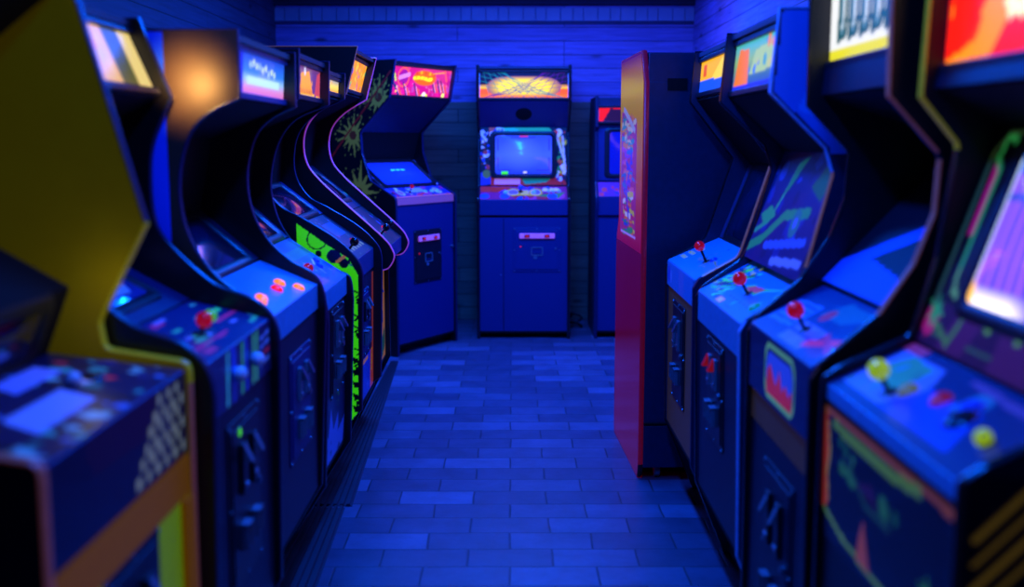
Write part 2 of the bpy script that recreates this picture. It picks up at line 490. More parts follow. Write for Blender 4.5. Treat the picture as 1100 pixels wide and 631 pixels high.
# ================================================================== pictures
def P_tempest_marquee(a):
    A = a.asp
    a.gradv([(0, (235, 70, 10)), (.14, (250, 110, 5)), (.3, (240, 150, 20)), (.42, (250, 190, 10)), (.47, (220, 150, 10)), (.53, (20, 14, 50)), (1, (8, 10, 55))], 1)
    a.rect(0, 0, A, .36, (245, 90, 10), 1)
    for k in range(12):      # soft dome of light
        t = k / 11
        c = (int(150 + 105 * t), int(95 + 135 * t), int(110 - 75 * t))
        e = .94 - .30 * t
        m = ((a.X - A / 2) / (A * .45 * e)) ** 4 + ((a.Y - .42) / (.42 * e)) ** 2
        a.put(np.clip((1.06 - m) * 5, 0, 1), c, 1)
    a.put(np.clip(1 - abs(a.Y - .09) / .12, 0, 1) * .8, (255, 120, 0), 1)
    def fan(f, c):
        n = 9
        for i in range(n):
            t = i / (n - 1)
            if t < .5: p0 = (f(A * .005), 1 - .72 * (t * 2)); 
            else: p0 = (f(A * (.24 - .20 * (t - .5) * 2)), .99)
            if t < .5: p1 = (f(A * (.98 - .25 * t)), .02 + .22 * t)
            else: p1 = (f(A * (.66 - .55 * (t - .5) * 2)), .02)
            a.line([p0, p1], .016, c, .8, .8)
        for i in range(3): a.line([(f(A * (.20 + .035 * i)), .99), (f(A * (.88 - .14 * i)), .03)], .016, c, .8, .8)
    fan(lambda x: x, (20, 135, 130)); fan(lambda x: A - x, (85, 15, 130))
def P_tempest_bezel(a):
    A = a.asp
    a.rect(0, 0, A, 1, (8, 10, 30))
    cols_l = [(230, 230, 240), (8, 8, 20), (10, 10, 30), (200, 205, 240), (40, 60, 190), (200, 60, 50), (10, 12, 30)]
    a.blobs(70, cols_l, .02, .055, .16, (0, .2, .17, .93))
    cols_r = [(210, 30, 20), (200, 190, 40), (20, 20, 40), (30, 150, 70), (220, 220, 235), (10, 10, 20), (200, 80, 30)]
    a.blobs(46, cols_r, .02, .06, .3, (A - .19, .15, A, .95))
    for k in range(3): a.line([(A - .17 + .05 * k, .85), (A - .02, .35 - .05 * k)], .025, (220, 200, 40) if k % 2 else (220, 220, 235), .2)
    a.poly([(A * .2, .99), (A * .25, .86), (A * .42, .90), (A * .6, .84), (A * .86, .88), (A * .8, .99)], (40, 190, 110), .35)
    a.poly([(A * .1, .99), (A * .2, .99), (A * .18, .84), (A * .1, .86)], (220, 90, 60), .2)
    a.blobs(14, [(40, 120, 200), (30, 60, 160), (230, 230, 240)], .02, .05, .12, (A * .12, .82, A * .28, .98))
    a.disc(A * .87, .9, .04, (220, 30, 20), .35)
    a.poly([(0, .22), (A * .12, .26), (A * .12, .03), (0, 0)], (60, 60, 170), .1)
    a.disc(A * .07, .2, .07, (120, 140, 50), .15)
    a.poly([(A * .12, .18), (A * .95, .2), (A, .02), (A * .12, 0)], (200, 40, 30), .22)
    a.poly([(A * .45, .18), (A * .88, .18), (A * .76, .06), (A * .52, .02)], (40, 170, 110), .22)
    a.rect(A * .16, .03, A * .46, .13, (220, 150, 220), .35)
    a.blobs(10, [(30, 50, 140), (230, 230, 240), (20, 20, 60)], .02, .04, .1, (A * .82, .03, A, .2))
def P_tempest_screen(a):
    A = a.asp
    a.gradv([(0, (40, 70, 225)), (.5, (70, 110, 255)), (1, (50, 80, 240))], .8)
    a.put(np.clip(1 - np.hypot((a.X - A * .45) / (A * .4), (a.Y - .55) / .5), 0, 1) * .6, (95, 135, 255), .9)
    g = (50, 60, 190)
    for x, d in ((.07, 1), (A - .07, -1)):
        a.line([(x, .1), (x, .42)], .016, g, .8); a.line([(x, .1), (x + d * .32, .1)], .016, g, .8)
        a.line([(x, .92), (x, .62)], .016, g, .8)
    a.line([(A * .28, .95), (A * .7, .95)], .014, g, .8)
    a.rect(A * .43, .955, A * .58, .99, (230, 50, 130), .9)
    a.rect(A * .11, .0, A * .22, .065, (70, 255, 90), 1.); a.rect(A * .49, .03, A * .56, .07, (220, 220, 255), 1)
def P_tempest_control(a):
    A = a.asp
    a.rect(0, 0, A, 1, (170, 40, 110), .12)
    a.blobs(26, [(60, 60, 200), (20, 90, 200), (210, 40, 60), (30, 30, 60), (210, 60, 140), (120, 60, 200)], .10, .28, .12)
    a.poly([(0, 1), (A * .35, .95), (A * .2, .55), (0, .6)], (210, 50, 40), .2)
    a.poly([(A * .6, .3), (A * .98, .55), (A * .9, .1)], (60, 150, 80), .2)
    for x in (.38, .64): a.disc(A * x, .55, .28, (220, 200, 60), .3); a.disc(A * x, .55, .2, (150, 120, 200), .1)
    a.line([(A * .38, .35), (A * .64, .35)], .12, (225, 200, 60), .3); a.rect(A * .46, .4, A * .56, .7, (230, 210, 120), .25)
    for x in (.05, .28, .83): a.disc(A * x, .25, .2, (40, 90, 230), .15)
    for x in (.75, .83, .88): a.disc(A * x, .75, .13, (235, 225, 245), .25)

def P_galaga_marquee(a):
    A = a.asp
    a.rect(0, 0, A, 1, (205, 15, 135), 1)
    a.blobs(40, [(225, 20, 150), (180, 15, 130), (235, 60, 130), (190, 60, 170)], .05, .14, 1.)
    a.ring(A * .18, .62, .3, .05, (250, 90, 90), 1); a.disc(A * .19, .64, .22, (150, 20, 150), 1)
    a.line([(A * .12, .6), (A * .27, .72)], .14, (215, 130, 225), 1)
    for i, x in enumerate((.12, .26, .44, .74, .84, .90)):
        y0 = .04 if i < 3 else .2
        a.line([(A * x, y0 + .22), (A * (x + .05), y0)], .07, (250, 80, 50), 1.); a.line([(A * (x - .03), y0 + .30), (A * (x + .015), y0)], .03, (230, 150, 220), 1)
        a.line([(A * (x - .07), y0 + .38), (A * (x - .0), y0)], .06, (30, 40, 110), 1)
    a.line([(A * .02, .62), (A * .03, .4), (A * .13, .05)], .07, (20, 40, 120), 1); a.line([(A * .03, .7), (A * .06, .5)], .06, (190, 230, 90), 1)
    a.blobs(30, [(255, 190, 110), (240, 90, 60), (240, 150, 220), (160, 40, 150)], .015, .05, 1., (0, .02, A, .5))
    m = ((a.X - A * .54) / (A * .2)) ** 2 + ((a.Y - .64) / .25) ** 2; a.put(np.clip((1.1 - m) * 4, 0, 1), (250, 95, 20), 1.1)
    for i in range(5): a.disc(A * (.4 + .075 * i), .78 + .03 * math.sin(i), .06, (255, 170, 20) if i % 2 else (245, 60, 40), 1)
    a.line([(A * .36, .62), (A * .48, .64), (A * .60, .60), (A * .66, .61)], .11, (225, 230, 30), 1.1)
    for i in range(4): a.line([(A * (.39 + .065 * i), .57), (A * (.405 + .065 * i), .68)], .02, (240, 120, 20), 1.1)
    a.line([(A * .68, .8), (A * .9, .88)], .03, (250, 150, 60), 1); a.line([(A * .88, .95), (A * .93, .6)], .06, (255, 90, 90), 1)
    a.disc(A * .56, .07, .12, (240, 220, 240), 1.); a.disc(A * .6, .06, .06, (220, 240, 40), 1.1); a.disc(A * .9, .1, .09, (230, 240, 120), 1); a.disc(A * .52, .04, .05, (190, 230, 60), 1)
def P_galaga_side(a):
    A = a.asp
    a.rect(0, 0, A, 1, (12, 12, 16))
    w = a.w; h = a.h
    def m(y, z): return ((y - a._y0) / h, (z - a._z0) / h)
    c = (150, 165, 60)
    for (y, z, r) in ((-.32, 1.40 - .03, .13), (-.115, 1.60, .13), (-.28, 1.02, .17), (-.42, 1.62, .1), (-.05, 1.32, .0)):
        if r <= 0: continue
        x_, y_ = m(y, z); a.star(x_, y_, r / h, 13, c, .10, .38, .22)
        a.disc(x_, y_, .028 / h, (120, 60, 30), .06)
        for k in range(26):
            t = k * 2.399; rr = r * (.75 + .35 * ((k * 37) % 10) / 10)
            X, Y = m(y + rr * math.cos(t), z + rr * math.sin(t)); a.disc(X, Y, .006 / h, c, .08)
    for k in range(9):
        x0, y0 = m(-.44 + k * .045, 1.47 + k * .018); x1, y1 = m(-.40 + k * .04, 1.56 + k * .016); a.line([(x0, y0), (x1, y1)], .014 / h, (110, 95, 45), .08)
    x0, y0 = m(-.62, 1.1); x1, y1 = m(-.02, 1.75)
    a.line([(x0, y0), (x1, y1)], .012 / h, (130, 30, 30), .12)
    a.line([m(-.7, .85), m(-.01, .70)], .012 / h, (190, 80, 40), .12)
def P_galaga_control(a):
    A = a.asp
    a.rect(0, 0, A, 1, (60, 60, 160), 0.02)
    a.blobs(40, [(210, 40, 90), (225, 225, 240), (60, 90, 210), (30, 30, 60), (200, 60, 160), (40, 50, 150)], .07, .2, .1)
    for x in (.18, .82): a.disc(A * x, .5, .3, (215, 200, 230), .12); a.disc(A * x, .5, .18, (200, 100, 180), .1)
    a.poly([(A * .34, .9), (A * .6, .9), (A * .62, .45), (A * .36, .45)], (170, 180, 240), .1)
    a.line([(A * .4, .2), (A * .6, .35)], .14, (220, 40, 70), .3)
    a.rect(0, 0, A, .1, (235, 120, 120), .25)
def P_galaga_screen(a):
    A = a.asp
    a.rect(0, 0, A, 1, (30, 70, 220), .28)
    a.put(np.clip(1 - np.hypot((a.X - A * .5) / (A * .6), (a.Y - .45) / .6), 0, 1), (30, 80, 240), .45)
    for i in range(3): a.rect(A * (.36 + .1 * i), .56, A * (.44 + .1 * i), .60, (60, 255, 130), 1.)
def P_galaga_bezel(a):
    A = a.asp
    a.rect(0, 0, A, 1, (14, 16, 40))
    a.rect(0, .9, A, 1, (120, 130, 200), .03)
    for i in range(5): a.line([(A * .9, .85 - .15 * i), (A * .97, .8 - .15 * i)], .03, (200, 110, 60) if i % 2 else (210, 210, 230), .3)
    a.blobs(14, [(50, 60, 150), (200, 90, 60), (90, 110, 200), (200, 200, 220)], .02, .04, .06, (A * .86, .0, A, .95))
    a.blobs(10, [(50, 60, 150), (200, 90, 60), (90, 110, 200)], .02, .04, .06, (0, 0, A * .12, .95))
    a.line([(A * .1, .04), (A * .9, .04)], .05, (230, 90, 160), .35)

def P_small_marquee(a):
    A = a.asp
    a.rect(0, 0, A, 1, (225, 20, 20), 1)
    a.poly([(A * .05, .1), (A * .14, .9), (A * .34, .8), (A * .36, .1)], (30, 10, 60), 1)
    for i in range(7):
        x = A * (.5 + .08 * i); a.line([(x - .06, .1), (x, .55), (x + .1, .9)], .10, (255, 200, 30) if i % 2 else (255, 240, 160), 1.1)
    a.rect(0, 0, A, .1, (80, 20, 160), 1)
def P_small_screen(a):
    A = a.asp
    a.rect(0, 0, A, 1, (20, 40, 160), .22)
    for i in range(5): a.rect(A * .35, .9 - .03 * i, A * (.6 + .02 * i), .905 - .03 * i, (190, 60, 160), .4)
    a.rect(A * .3, .44, A * .7, .47, (40, 120, 255), .6)
    a.rect(A * .33, .20, A * .64, .245, (235, 235, 200), 1.); a.rect(A * .38, .14, A * .52, .165, (150, 160, 220), .7)
def P_small_control(a):
    a.rect(0, 0, a.asp, 1, (130, 50, 150), .12)
    a.blobs(26, [(220, 60, 90), (200, 200, 230), (60, 60, 200), (230, 90, 60)], .1, .2, .22)

def P_red_side(a):
    A = a.asp
    a.gradv([(0, (190, 10, 60)), (.12, (215, 40, 70)), (.3, (225, 80, 40)), (.6, (240, 140, 20)), (.82, (250, 180, 20)), (.94, (225, 110, 25)), (1, (150, 30, 40))], .27)
    m = ((a.X > A * .22) & (a.X < A * .84) & (a.Y > .06) & (a.Y < .66 + .08 * (a.X / A))).astype(float)
    a.put(m, (190, 50, 120), .3)
    L = a.rng.uniform
    bands = ((.50, .70, [(215, 190, 150), (60, 150, 150), (230, 130, 60), (190, 60, 120)]), (.28, .52, [(150, 50, 190), (200, 60, 170), (70, 60, 200), (220, 90, 140), (60, 110, 190)]), (.07, .30, [(210, 190, 60), (60, 150, 90), (200, 40, 110), (60, 70, 190), (230, 120, 50), (220, 200, 210)]))
    for y0, y1, cols in bands:
        for i in range(46):
            x = L(.25, .66) * A; y = L(y0, y1); dx = L(.06, .2); w = L(.012, .03)
            a.line([(x, y), (min(x + dx, A * .83), y + L(-.02, .02))], w, cols[i % len(cols)], .34)
    a.line([(A * .3, .62), (A * .55, .69), (A * .75, .74)], .035, (190, 175, 165), .3)
    a.disc(A * .74, .68, .03, (50, 140, 130), .3); a.line([(A * .4, .5), (A * .6, .3), (A * .5, .12)], .03, (90, 60, 210), .35)
    a.line([(A * .22, .06), (A * .84, .06)], .012, (200, 150, 230), .35); a.line([(A * .84, .06), (A * .84, .6)], .012, (170, 90, 200), .3)
def P_dk1_deck(a):
    A = a.asp
    a.rect(0, 0, A, 1, (70, 175, 225))
    a.blobs(16, [(150, 170, 60), (60, 120, 80)], .02, .04, .12, (A * .4, .25, A * .85, .65), 0)
    a.line([(A * .45, .35), (A * .7, .5), (A * .92, .42)], .02, (150, 160, 60), .12); a.line([(A * .5, .5), (A * .62, .38)], .02, (60, 110, 70), .1)
    for i in range(5):
        for j in range(3): a.rect(A * (.05 + .035 * i), .2 + .16 * j, A * (.075 + .035 * i), .29 + .16 * j, (170, 210, 60), .35)
    a.rect(A * .93, .6, A * .97, .66, (30, 40, 90)); a.rect(A * .55, .82, A * .58, .88, (30, 40, 90))
def P_dk1_lip(a):
    a.rect(0, 0, a.asp, 1, (70, 165, 225)); a.disc(.5, .5, .35, (90, 110, 220)); a.disc(1.1, .45, .28, (160, 190, 250))
def P_jungle_deck(a):
    A = a.asp
    a.rect(0, 0, A, 1, (60, 160, 235))
    # leafy thicket on the left half
    for i in range(60):
        x = A * a.rng.uniform(.02, .34); y = a.rng.uniform(.08, .85); L = a.rng.uniform(.1, .3)
        a.line([(x, y), (x + L, y + L * .35)], .05, [(30, 210, 70), (20, 170, 60), (10, 30, 80), (60, 230, 90), (5, 40, 60)][i % 5], .5 if i % 5 not in (2, 4) else 0)
    a.blobs(30, [(190, 220, 50), (40, 200, 80), (15, 35, 60)], .03, .055, .3, (A * .02, .1, A * .36, .9))
    a.poly([(A * .42, .5), (A * .52, .62), (A * .6, .58), (A * .72, .66), (A * .95, .82), (A * .7, .56), (A * .68, .44), (A * .6, .46), (A * .5, .40), (A * .5, .50)], (40, 200, 90), .3)
    a.poly([(A * .47, .5), (A * .55, .6), (A * .7, .62), (A * .66, .5), (A * .56, .46)], (200, 40, 50), .3)
    for x, y in ((.62, .18), (.86, .36)): a.disc(A * x, y, .07, (40, 190, 120), .15); a.rect(A * (x - .06), y - .12, A * (x + .06), y - .1, (40, 120, 90), .1)
    a.rect(A * .37, .04, A * .48, .16, (230, 150, 220), .3); a.rect(A * .39, .07, A * .46, .13, (230, 230, 250), .2)
    for i in range(8): a.line([(A * (.45 + .07 * i), .24), (A * (.48 + .07 * i), .24)], .01, (40, 110, 220))
def P_jungle_bezel(a):
    A = a.asp
    a.rect(0, 0, A, 1, (24, 36, 110))
    a.blobs(30, [(30, 60, 150), (20, 30, 90), (40, 90, 190)], .04, .12, 0)
    g = (40, 180, 100)
    a.line([(0, .10), (A * .2, .2), (A * .45, .44), (A * .8, .5)], .09, g, .16)
    a.line([(A * .02, .25), (A * .2, .36), (A * .3, .6), (A * .38, .86)], .05, (50, 190, 120), .16)
    a.poly([(A * .02, .4), (A * .16, .5), (A * .3, .42), (A * .14, .32)], (40, 190, 110), .18)
    a.poly([(A * .28, .6), (A * .36, .66), (A * .5, .94), (A * .4, .9)], (40, 170, 90), .14)
    a.disc(A * .66, .4, .12, (40, 150, 130), .14); a.disc(A * .66, .4, .05, (90, 120, 240), .2)
    a.poly([(A * .7, .7), (A * .86, .95), (A * .98, .9), (A * .9, .6)], (30, 130, 60), .1)
    a.line([(A * .3, .16), (A * .9, .28)], .07, (60, 120, 235), .1); a.line([(A * .5, .06), (A * .95, .12)], .07, (150, 170, 240), .1)
def P_r2_marquee(a):
    A = a.asp
    a.gradv([(0, (40, 60, 200)), (.25, (60, 110, 150)), (.6, (150, 190, 110)), (1, (40, 190, 200))], .75)
    a.poly([(A * .02, .08), (A * .1, .85), (A * .3, .8), (A * .34, .1)], (240, 120, 30), .9)
    a.poly([(A * .35, .3), (A * .45, .75), (A * .9, .85), (A * .85, .35)], (170, 200, 130), .85)
    a.blobs(20, [(60, 160, 180), (200, 200, 120), (240, 140, 60), (50, 120, 220)], .05, .12, .8, (A * .3, .2, A, .9))
    a.rect(0, 0, A, .14, (30, 50, 220), .8); a.disc(A * .9, .15, .1, (230, 190, 230), .9)
def P_r1_marquee(a):
    A = a.asp
    a.rect(0, 0, A, 1, (30, 90, 240), .8)
    a.rect(0, .42, A, 1, (250, 180, 20), .9); a.poly([(0, .4), (A * .4, .42), (A * .7, .9), (A, .5), (A, .36)], (255, 215, 60), .9)
    a.rect(0, .0, A, .08, (230, 200, 170), .8); a.rect(A * .1, .5, A * .2, .85, (230, 90, 30), .9)
def P_r2_side(a):
    A = a.asp
    a.rect(0, 0, A, 1, (60, 120, 220)); a.poly([(A * .2, .2), (A * .6, .5), (A * .5, .95), (A * .15, .8)], (30, 150, 80), .05)
    a.poly([(A * .55, .1), (A * .9, .3), (A * .8, .7)], (70, 150, 240))
def P_r3_marquee(a):
    A = a.asp
    a.rect(0, 0, A, 1, (235, 235, 220), .9)
    for i in range(6):
        x = A * (.12 + .15 * i); a.line([(x, .25), (x + .05, .8), (x + .25, .75), (x + .22, .3), (x, .28)], .11, (30, 90, 90), .8); a.line([(x + .1, .3), (x + .12, .7)], .06, (120, 170, 180), .8)
    a.rect(0, 0, A, .14, (225, 215, 40), .9); a.rect(0, .9, A, 1, (180, 200, 60), .9)
def P_r3_deck(a):
    A = a.asp
    a.rect(0, 0, A, 1, (16, 56, 130))
    a.poly([(A * .04, .2), (A * .04, .66), (A * .36, .70), (A * .36, .24)], (80, 150, 230), .05)
    for i in range(4): a.line([(A * .06, .30 + .10 * i), (A * .34, .32 + .10 * i)], .035, (20, 70, 190))
    a.rect(A * .40, .06, A * .72, .42, (130, 150, 230), .1)
    for i in range(5): a.line([(A * (.43 + .06 * i), .06), (A * (.43 + .06 * i), .42)], .03, (40, 70, 190), .05)
    a.line([(A * .40, .24), (A * .72, .24)], .03, (40, 70, 190), .05)
    a.line([(A * .70, .18), (A * .92, .40)], .13, (210, 30, 110), .32); a.line([(A * .74, .40), (A * .95, .22)], .08, (170, 30, 120), .28)
    a.poly([(A * .42, .6), (A * .7, .6), (A * .9, .9), (A * .5, .92)], (30, 130, 160), .1); a.disc(A * .5, .62, .12, (180, 40, 90), .2)
def P_r3_lip(a):
    A = a.asp
    a.rect(0, 0, A, 1, (26, 36, 80))
    x0, x1 = A * .30, A * .80
    for o, c, g in ((.0, (120, 200, 120), .25), (.07, (30, 50, 90), 0), (.12, (90, 130, 240), .08)):
        m = np.maximum(np.maximum(abs(a.X - (x0 + x1) / 2) - (x1 - x0) / 2 + .25 + o, 0) / .25, 0) ** 2 + (np.maximum(abs(a.Y - .5) - .18 + o, 0) / .25) ** 2
        a.put((m < 1).astype(float), c, g)
    n = [(x0 + .14, .16)]
    for i in range(9): n.append((x0 + .16 + (x1 - x0 - .3) * i / 8, .62 if i in (1, 4) else (.34 if i % 2 else .48)))
    n.append((x1 - .14, .16)); a.poly(n, (215, 45, 50), .3)
def P_r3_bezel(a):
    A = a.asp
    a.rect(0, 0, A, 1, (10, 12, 34))
    a.poly([(0, 0), (0, .16), (A * .74, .62), (A * .86, .58), (A * .30, .22), (A * .86, .14), (A * .86, 0)], (40, 100, 235), .05)
    a.line([(A * .30, .88), (A * .62, .84)], .07, (40, 160, 120), .2)
    a.disc(A * .82, .36, .07, (120, 150, 220), .1)
def P_r4_marquee(a):
    A = a.asp
    a.rect(0, 0, A, 1, (240, 30, 10), 1)
    a.poly([(0, 0), (A * .3, .04), (A * .5, .4), (A * .9, .5), (A, .2), (A, 1), (A * .25, 1), (A * .05, .7)], (255, 140, 20), 1)
    a.blobs(34, [(255, 220, 90), (240, 50, 10), (255, 245, 190), (250, 150, 30), (60, 20, 20)], .05, .16, 1, (A * .15, .2, A, 1))
    a.poly([(0, .05), (A * .07, .7), (A * .3, .42), (A * .15, .1)], (250, 25, 10), 1.1)
    for i in range(4):
        x = A * (.2 + .18 * i); a.line([(x, .45), (x + .1, .95), (x + .3, .6), (x + .42, .95)], .14, (255, 245, 160), 1.1)
def P_r4_bezel(a):
    A = a.asp
    a.rect(0, 0, A, 1, (10, 10, 16))
    a.rect(0, 0, A, .2, (90, 20, 60), .06)
    mg = (220, 30, 110); gr = (60, 190, 90)
    def rrect(x0, y0, x1, y1, w, c, g, r=.08):
        a.line([(x0 + r, y0), (x1 - r, y0), (x1, y0 + r), (x1, y1 - r), (x1 - r, y1), (x0 + r, y1), (x0, y1 - r), (x0, y0 + r), (x0 + r, y0)], w, c, g)
    rrect(.04, .06, A - .04, .97, .02, (90, 130, 70), .12)
    a.poly([(.10, .5), (.15, .5), (.13, .86), (.09, .86)], mg, .35)
    a.poly([(A - .10, .5), (A - .15, .5), (A - .13, .86), (A - .09, .86)], mg, .35)
    a.line([(.15, .35), (.15, .80), (.10, .86), (.12, .95), (.2, .94)], .03, gr, .3)
    a.line([(.15, .35), (.17, .26), (.3, .22), (A - .3, .22), (A - .17, .26), (A - .15, .4)], .03, (120, 190, 90), .3)
    a.line([(A - .15, .35), (A - .15, .80), (A - .10, .86)], .03, gr, .3)
    a.disc(.07, .11, .07, (210, 30, 100), .35); a.star(.09, .15, .09, 7, gr, .25, .4)
    a.poly([(.2, .0), (.3, .16), (.55, .18), (.45, .0)], (110, 30, 80), .14); a.poly([(.7, .0), (.72, .17), (.98, .18), (1.02, 0)], (110, 30, 80), .14)
    a.line([(.15, .1), (.3, .04), (.36, .17)], .03, (90, 150, 60), .25); a.disc(.6, .17, .03, (120, 190, 60), .3); a.disc(.85, .17, .03, (120, 190, 60), .3)
def P_r4_screen(a):
    A = a.asp
    a.rect(0, 0, A, 1, (120, 90, 250), .9)
    for i in range(9): a.rect(A * (.04 + .1 * i), .12, A * (.07 + .1 * i), .9, (190, 110, 255), 1)
    a.rect(0, .86, A, 1, (60, 120, 230), .8); a.rect(0, .68, A, .72, (60, 90, 220), .9)
    a.rect(0, 0, A * .03, .95, (200, 225, 255), 1.1)
    a.put(np.clip((.13 - a.Y) / .1, 0, 1) * np.clip((A * .6 - a.X) / .3, 0, 1), (255, 245, 255), 1.8)
    a.disc(0, .05, .09, (255, 190, 90), 1.6, .05)
def P_r4_deck(a):
    A = a.asp
    a.rect(0, 0, A, 1, (16, 34, 100))
    a.poly([(A * .03, .12), (A * .03, .86), (A * .34, .86), (A * .52, .12)], (120, 160, 225), .05)
    a.poly([(A * .34, .14), (A * .42, .6), (A * .72, .62), (A * .82, .14)], (10, 80, 225), .08)
    a.poly([(A * .06, .5), (A * .12, .84), (A * .3, .8), (A * .3, .4), (A * .18, .3)], (60, 190, 130), .14)
    a.disc(A * .64, .66, .2, (40, 150, 170), .12); a.disc(A * .66, .5, .13, (8, 14, 40))
    a.line([(A * .5, .9), (A * .96, .82)], .08, (130, 90, 150), .08); a.rect(0, .86, A * .14, 1, (190, 60, 110), .2)
    a.blobs(10, [(60, 180, 200), (150, 170, 240), (70, 170, 120)], .04, .07, .08, (A * .05, .2, A * .4, .8))
def P_r4_front(a):
    A = a.asp
    a.rect(0, 0, A, 1, (8, 8, 16))
    a.line([(0, .96), (A * .35, .97), (A, .96)], .045, (180, 90, 40), .22); a.line([(A * .10, .90), (A * .55, .88), (A * .78, .93)], .08, (100, 150, 40), .26)
    a.line([(.02, .42), (.06, .2), (A * .2, .12), (A * .5, .09), (A * .96, .07)], .05, (100, 150, 60), .3)
    a.poly([(.0, .92), (.06, .92), (.12, .65), (.07, .5), (.12, .25), (0, .2)], (200, 60, 40), .3); a.line([(.09, .88), (.14, .66), (.09, .5), (.13, .3)], .035, (180, 170, 60), .24)
    a.blobs(7, [(50, 130, 60), (30, 100, 50)], .04, .08, .22, (A * .16, .6, A * .3, .82)); a.blobs(6, [(50, 130, 60), (30, 100, 50)], .04, .08, .2, (A * .48, .5, A * .66, .66))
    a.line([(A * .22, .72), (A * .4, .52), (A * .58, .52)], .04, (40, 90, 60), .18); a.poly([(A * .3, .62), (A * .44, .70), (A * .5, .56)], (60, 20, 60), .15)
    a.poly([(A * .33, .09), (A * .36, .3), (A * .385, .42), (A * .41, .28), (A * .45, .1)], (190, 90, 60), .22)
    a.star(A * .86, .34, .14, 7, (70, 170, 70), .22, .4); a.disc(A * .87, .2, .09, (150, 40, 60), .22); a.line([(A * .82, .06), (A * .9, .3)], .04, (90, 150, 60), .2)
def P_r4_side(a):
    A = a.asp
    a.rect(0, 0, A, 1, (12, 12, 16))
    h = a.h
    def m(y, z): return ((y + .30) / h, (z - .45) / h)
    for k in range(4): a.line([m(-.02, .818 - .034 * k), m(-.095, .892 - .034 * k)], .0075 / h, (190, 150, 40), .09)
def P_l0_marquee(a):
    A = a.asp
    a.rect(0, 0, A, 1, (250, 200, 60), .9); a.blobs(20, [(230, 110, 40), (40, 60, 200), (255, 235, 150)], .06, .16, .9); a.rect(0, 0, A, .12, (20, 40, 200), .7)
def P_l0_deck(a):
    A = a.asp
    a.rect(0, 0, A, 1, (10, 24, 70))
    a.blobs(80, [(40, 190, 170), (16, 40, 120), (120, 210, 210), (8, 10, 40), (50, 130, 220), (20, 130, 120), (10, 16, 50)], .03, .09, .1)
    a.poly([(A * .22, .25), (A * .58, .25), (A * .62, .52), (A * .28, .52)], (160, 190, 250), .06); a.poly([(A * .52, .7), (A * .82, .7), (A * .82, .9), (A * .56, .9)], (140, 165, 250), .05)
    a.disc(A * .74, .5, .08, (225, 215, 240), .15); a.disc(A * .8, .38, .06, (190, 40, 60), .3); a.disc(A * .9, .8, .05, (150, 40, 90), .25); a.disc(A * .15, .6, .06, (10, 10, 20)); a.disc(A * .2, .8, .05, (150, 40, 60), .2)
def P_l0_lip(a):
    A = a.asp
    a.rect(0, 0, A, 1, (14, 18, 50))
    for i in range(16):
        for j in range(6):
            if (i + j) % 2 and i > 4 and (j < i - 4): a.rect(A * .36 + i * .155, .06 + j * .15, A * .36 + i * .155 + .14, .19 + j * .15, (165, 175, 130), .22)
def P_l1_marquee(a):
    A = a.asp
    a.rect(0, 0, A, 1, (235, 180, 95), .8)
    a.blobs(14, [(250, 190, 100), (225, 210, 190), (255, 150, 50), (200, 180, 90)], .06, .15, .8, (0, .15, A * .6, .85))
    a.poly([(A * .30, .05), (A * .44, .05), (A * .30, .9), (A * .2, .9)], (235, 215, 190), .85)
    a.rect(0, .84, A * .5, 1, (255, 110, 10), 1.); a.disc(A * .16, .1, .17, (255, 140, 10), 1.1); a.line([(0, .05), (0, .95)], .12, (255, 150, 40), 1)
    a.poly([(A * .66, 0), (A * .84, 0), (A * .84, 1), (A * .66, 1)], (90, 95, 30), .6); a.rect(A * .84, 0, A, 1, (235, 205, 110), .8)  # last strip paints the marquee's reflection on the side panel
def P_l1_deck(a):
    A = a.asp
    a.rect(0, 0, A, 1, (20, 44, 110))
    cols = [(60, 180, 190), (170, 50, 130), (90, 130, 230), (50, 200, 150), (30, 40, 110)]
    for i in range(26):
        x = A * a.rng.uniform(0, 1); y = a.rng.uniform(.05, .95); a.line([(x, y), (x + a.rng.uniform(.12, .35), y)], .06, cols[i % 5], .24)
    a.line([(A * .74, .62), (A * .96, .62)], .08, (40, 230, 150), .4); a.line([(A * .7, .42), (A * .95, .42)], .05, (190, 50, 130), .25)
    a.line([(A * .1, .22), (A * .6, .22)], .05, (190, 50, 140), .25); a.disc(A * .2, .5, .08, (200, 30, 90), .3)
def P_l1_lip(a):
    A = a.asp
    a.rect(0, 0, A, 1, (30, 42, 90))
    for x, c in ((.28, (60, 190, 190)), (.5, (60, 190, 90)), (.68, (80, 200, 110)), (.74, (80, 200, 110))): a.line([(A * x, .08), (A * (x + .02), .92)], .14, c, .22)
    for k, c in enumerate(((90, 140, 230), (200, 50, 80), (90, 140, 230), (90, 140, 230))): a.line([(A * .82, .25 + .17 * k), (A * .97, .30 + .17 * k)], .07, c, .12)
    a.rect(A * .36, .0, A * .4, 1, (60, 100, 220)); a.rect(A * .56, 0, A * .59, 1, (60, 100, 220))
def P_l1_screen(a):
    A = a.asp
    a.rect(0, 0, A, 1, (30, 60, 150), .05); a.poly([(A * .1, .1), (A * .75, .1), (A * .85, .6), (A * .2, .6)], (70, 140, 230), .35)
    a.poly([(A * .55, .55), (A * .9, .55), (A * .95, .8), (A * .62, .8)], (160, 150, 180), .4); a.rect(A * .62, .3, A * .8, .5, (190, 120, 120), .3)
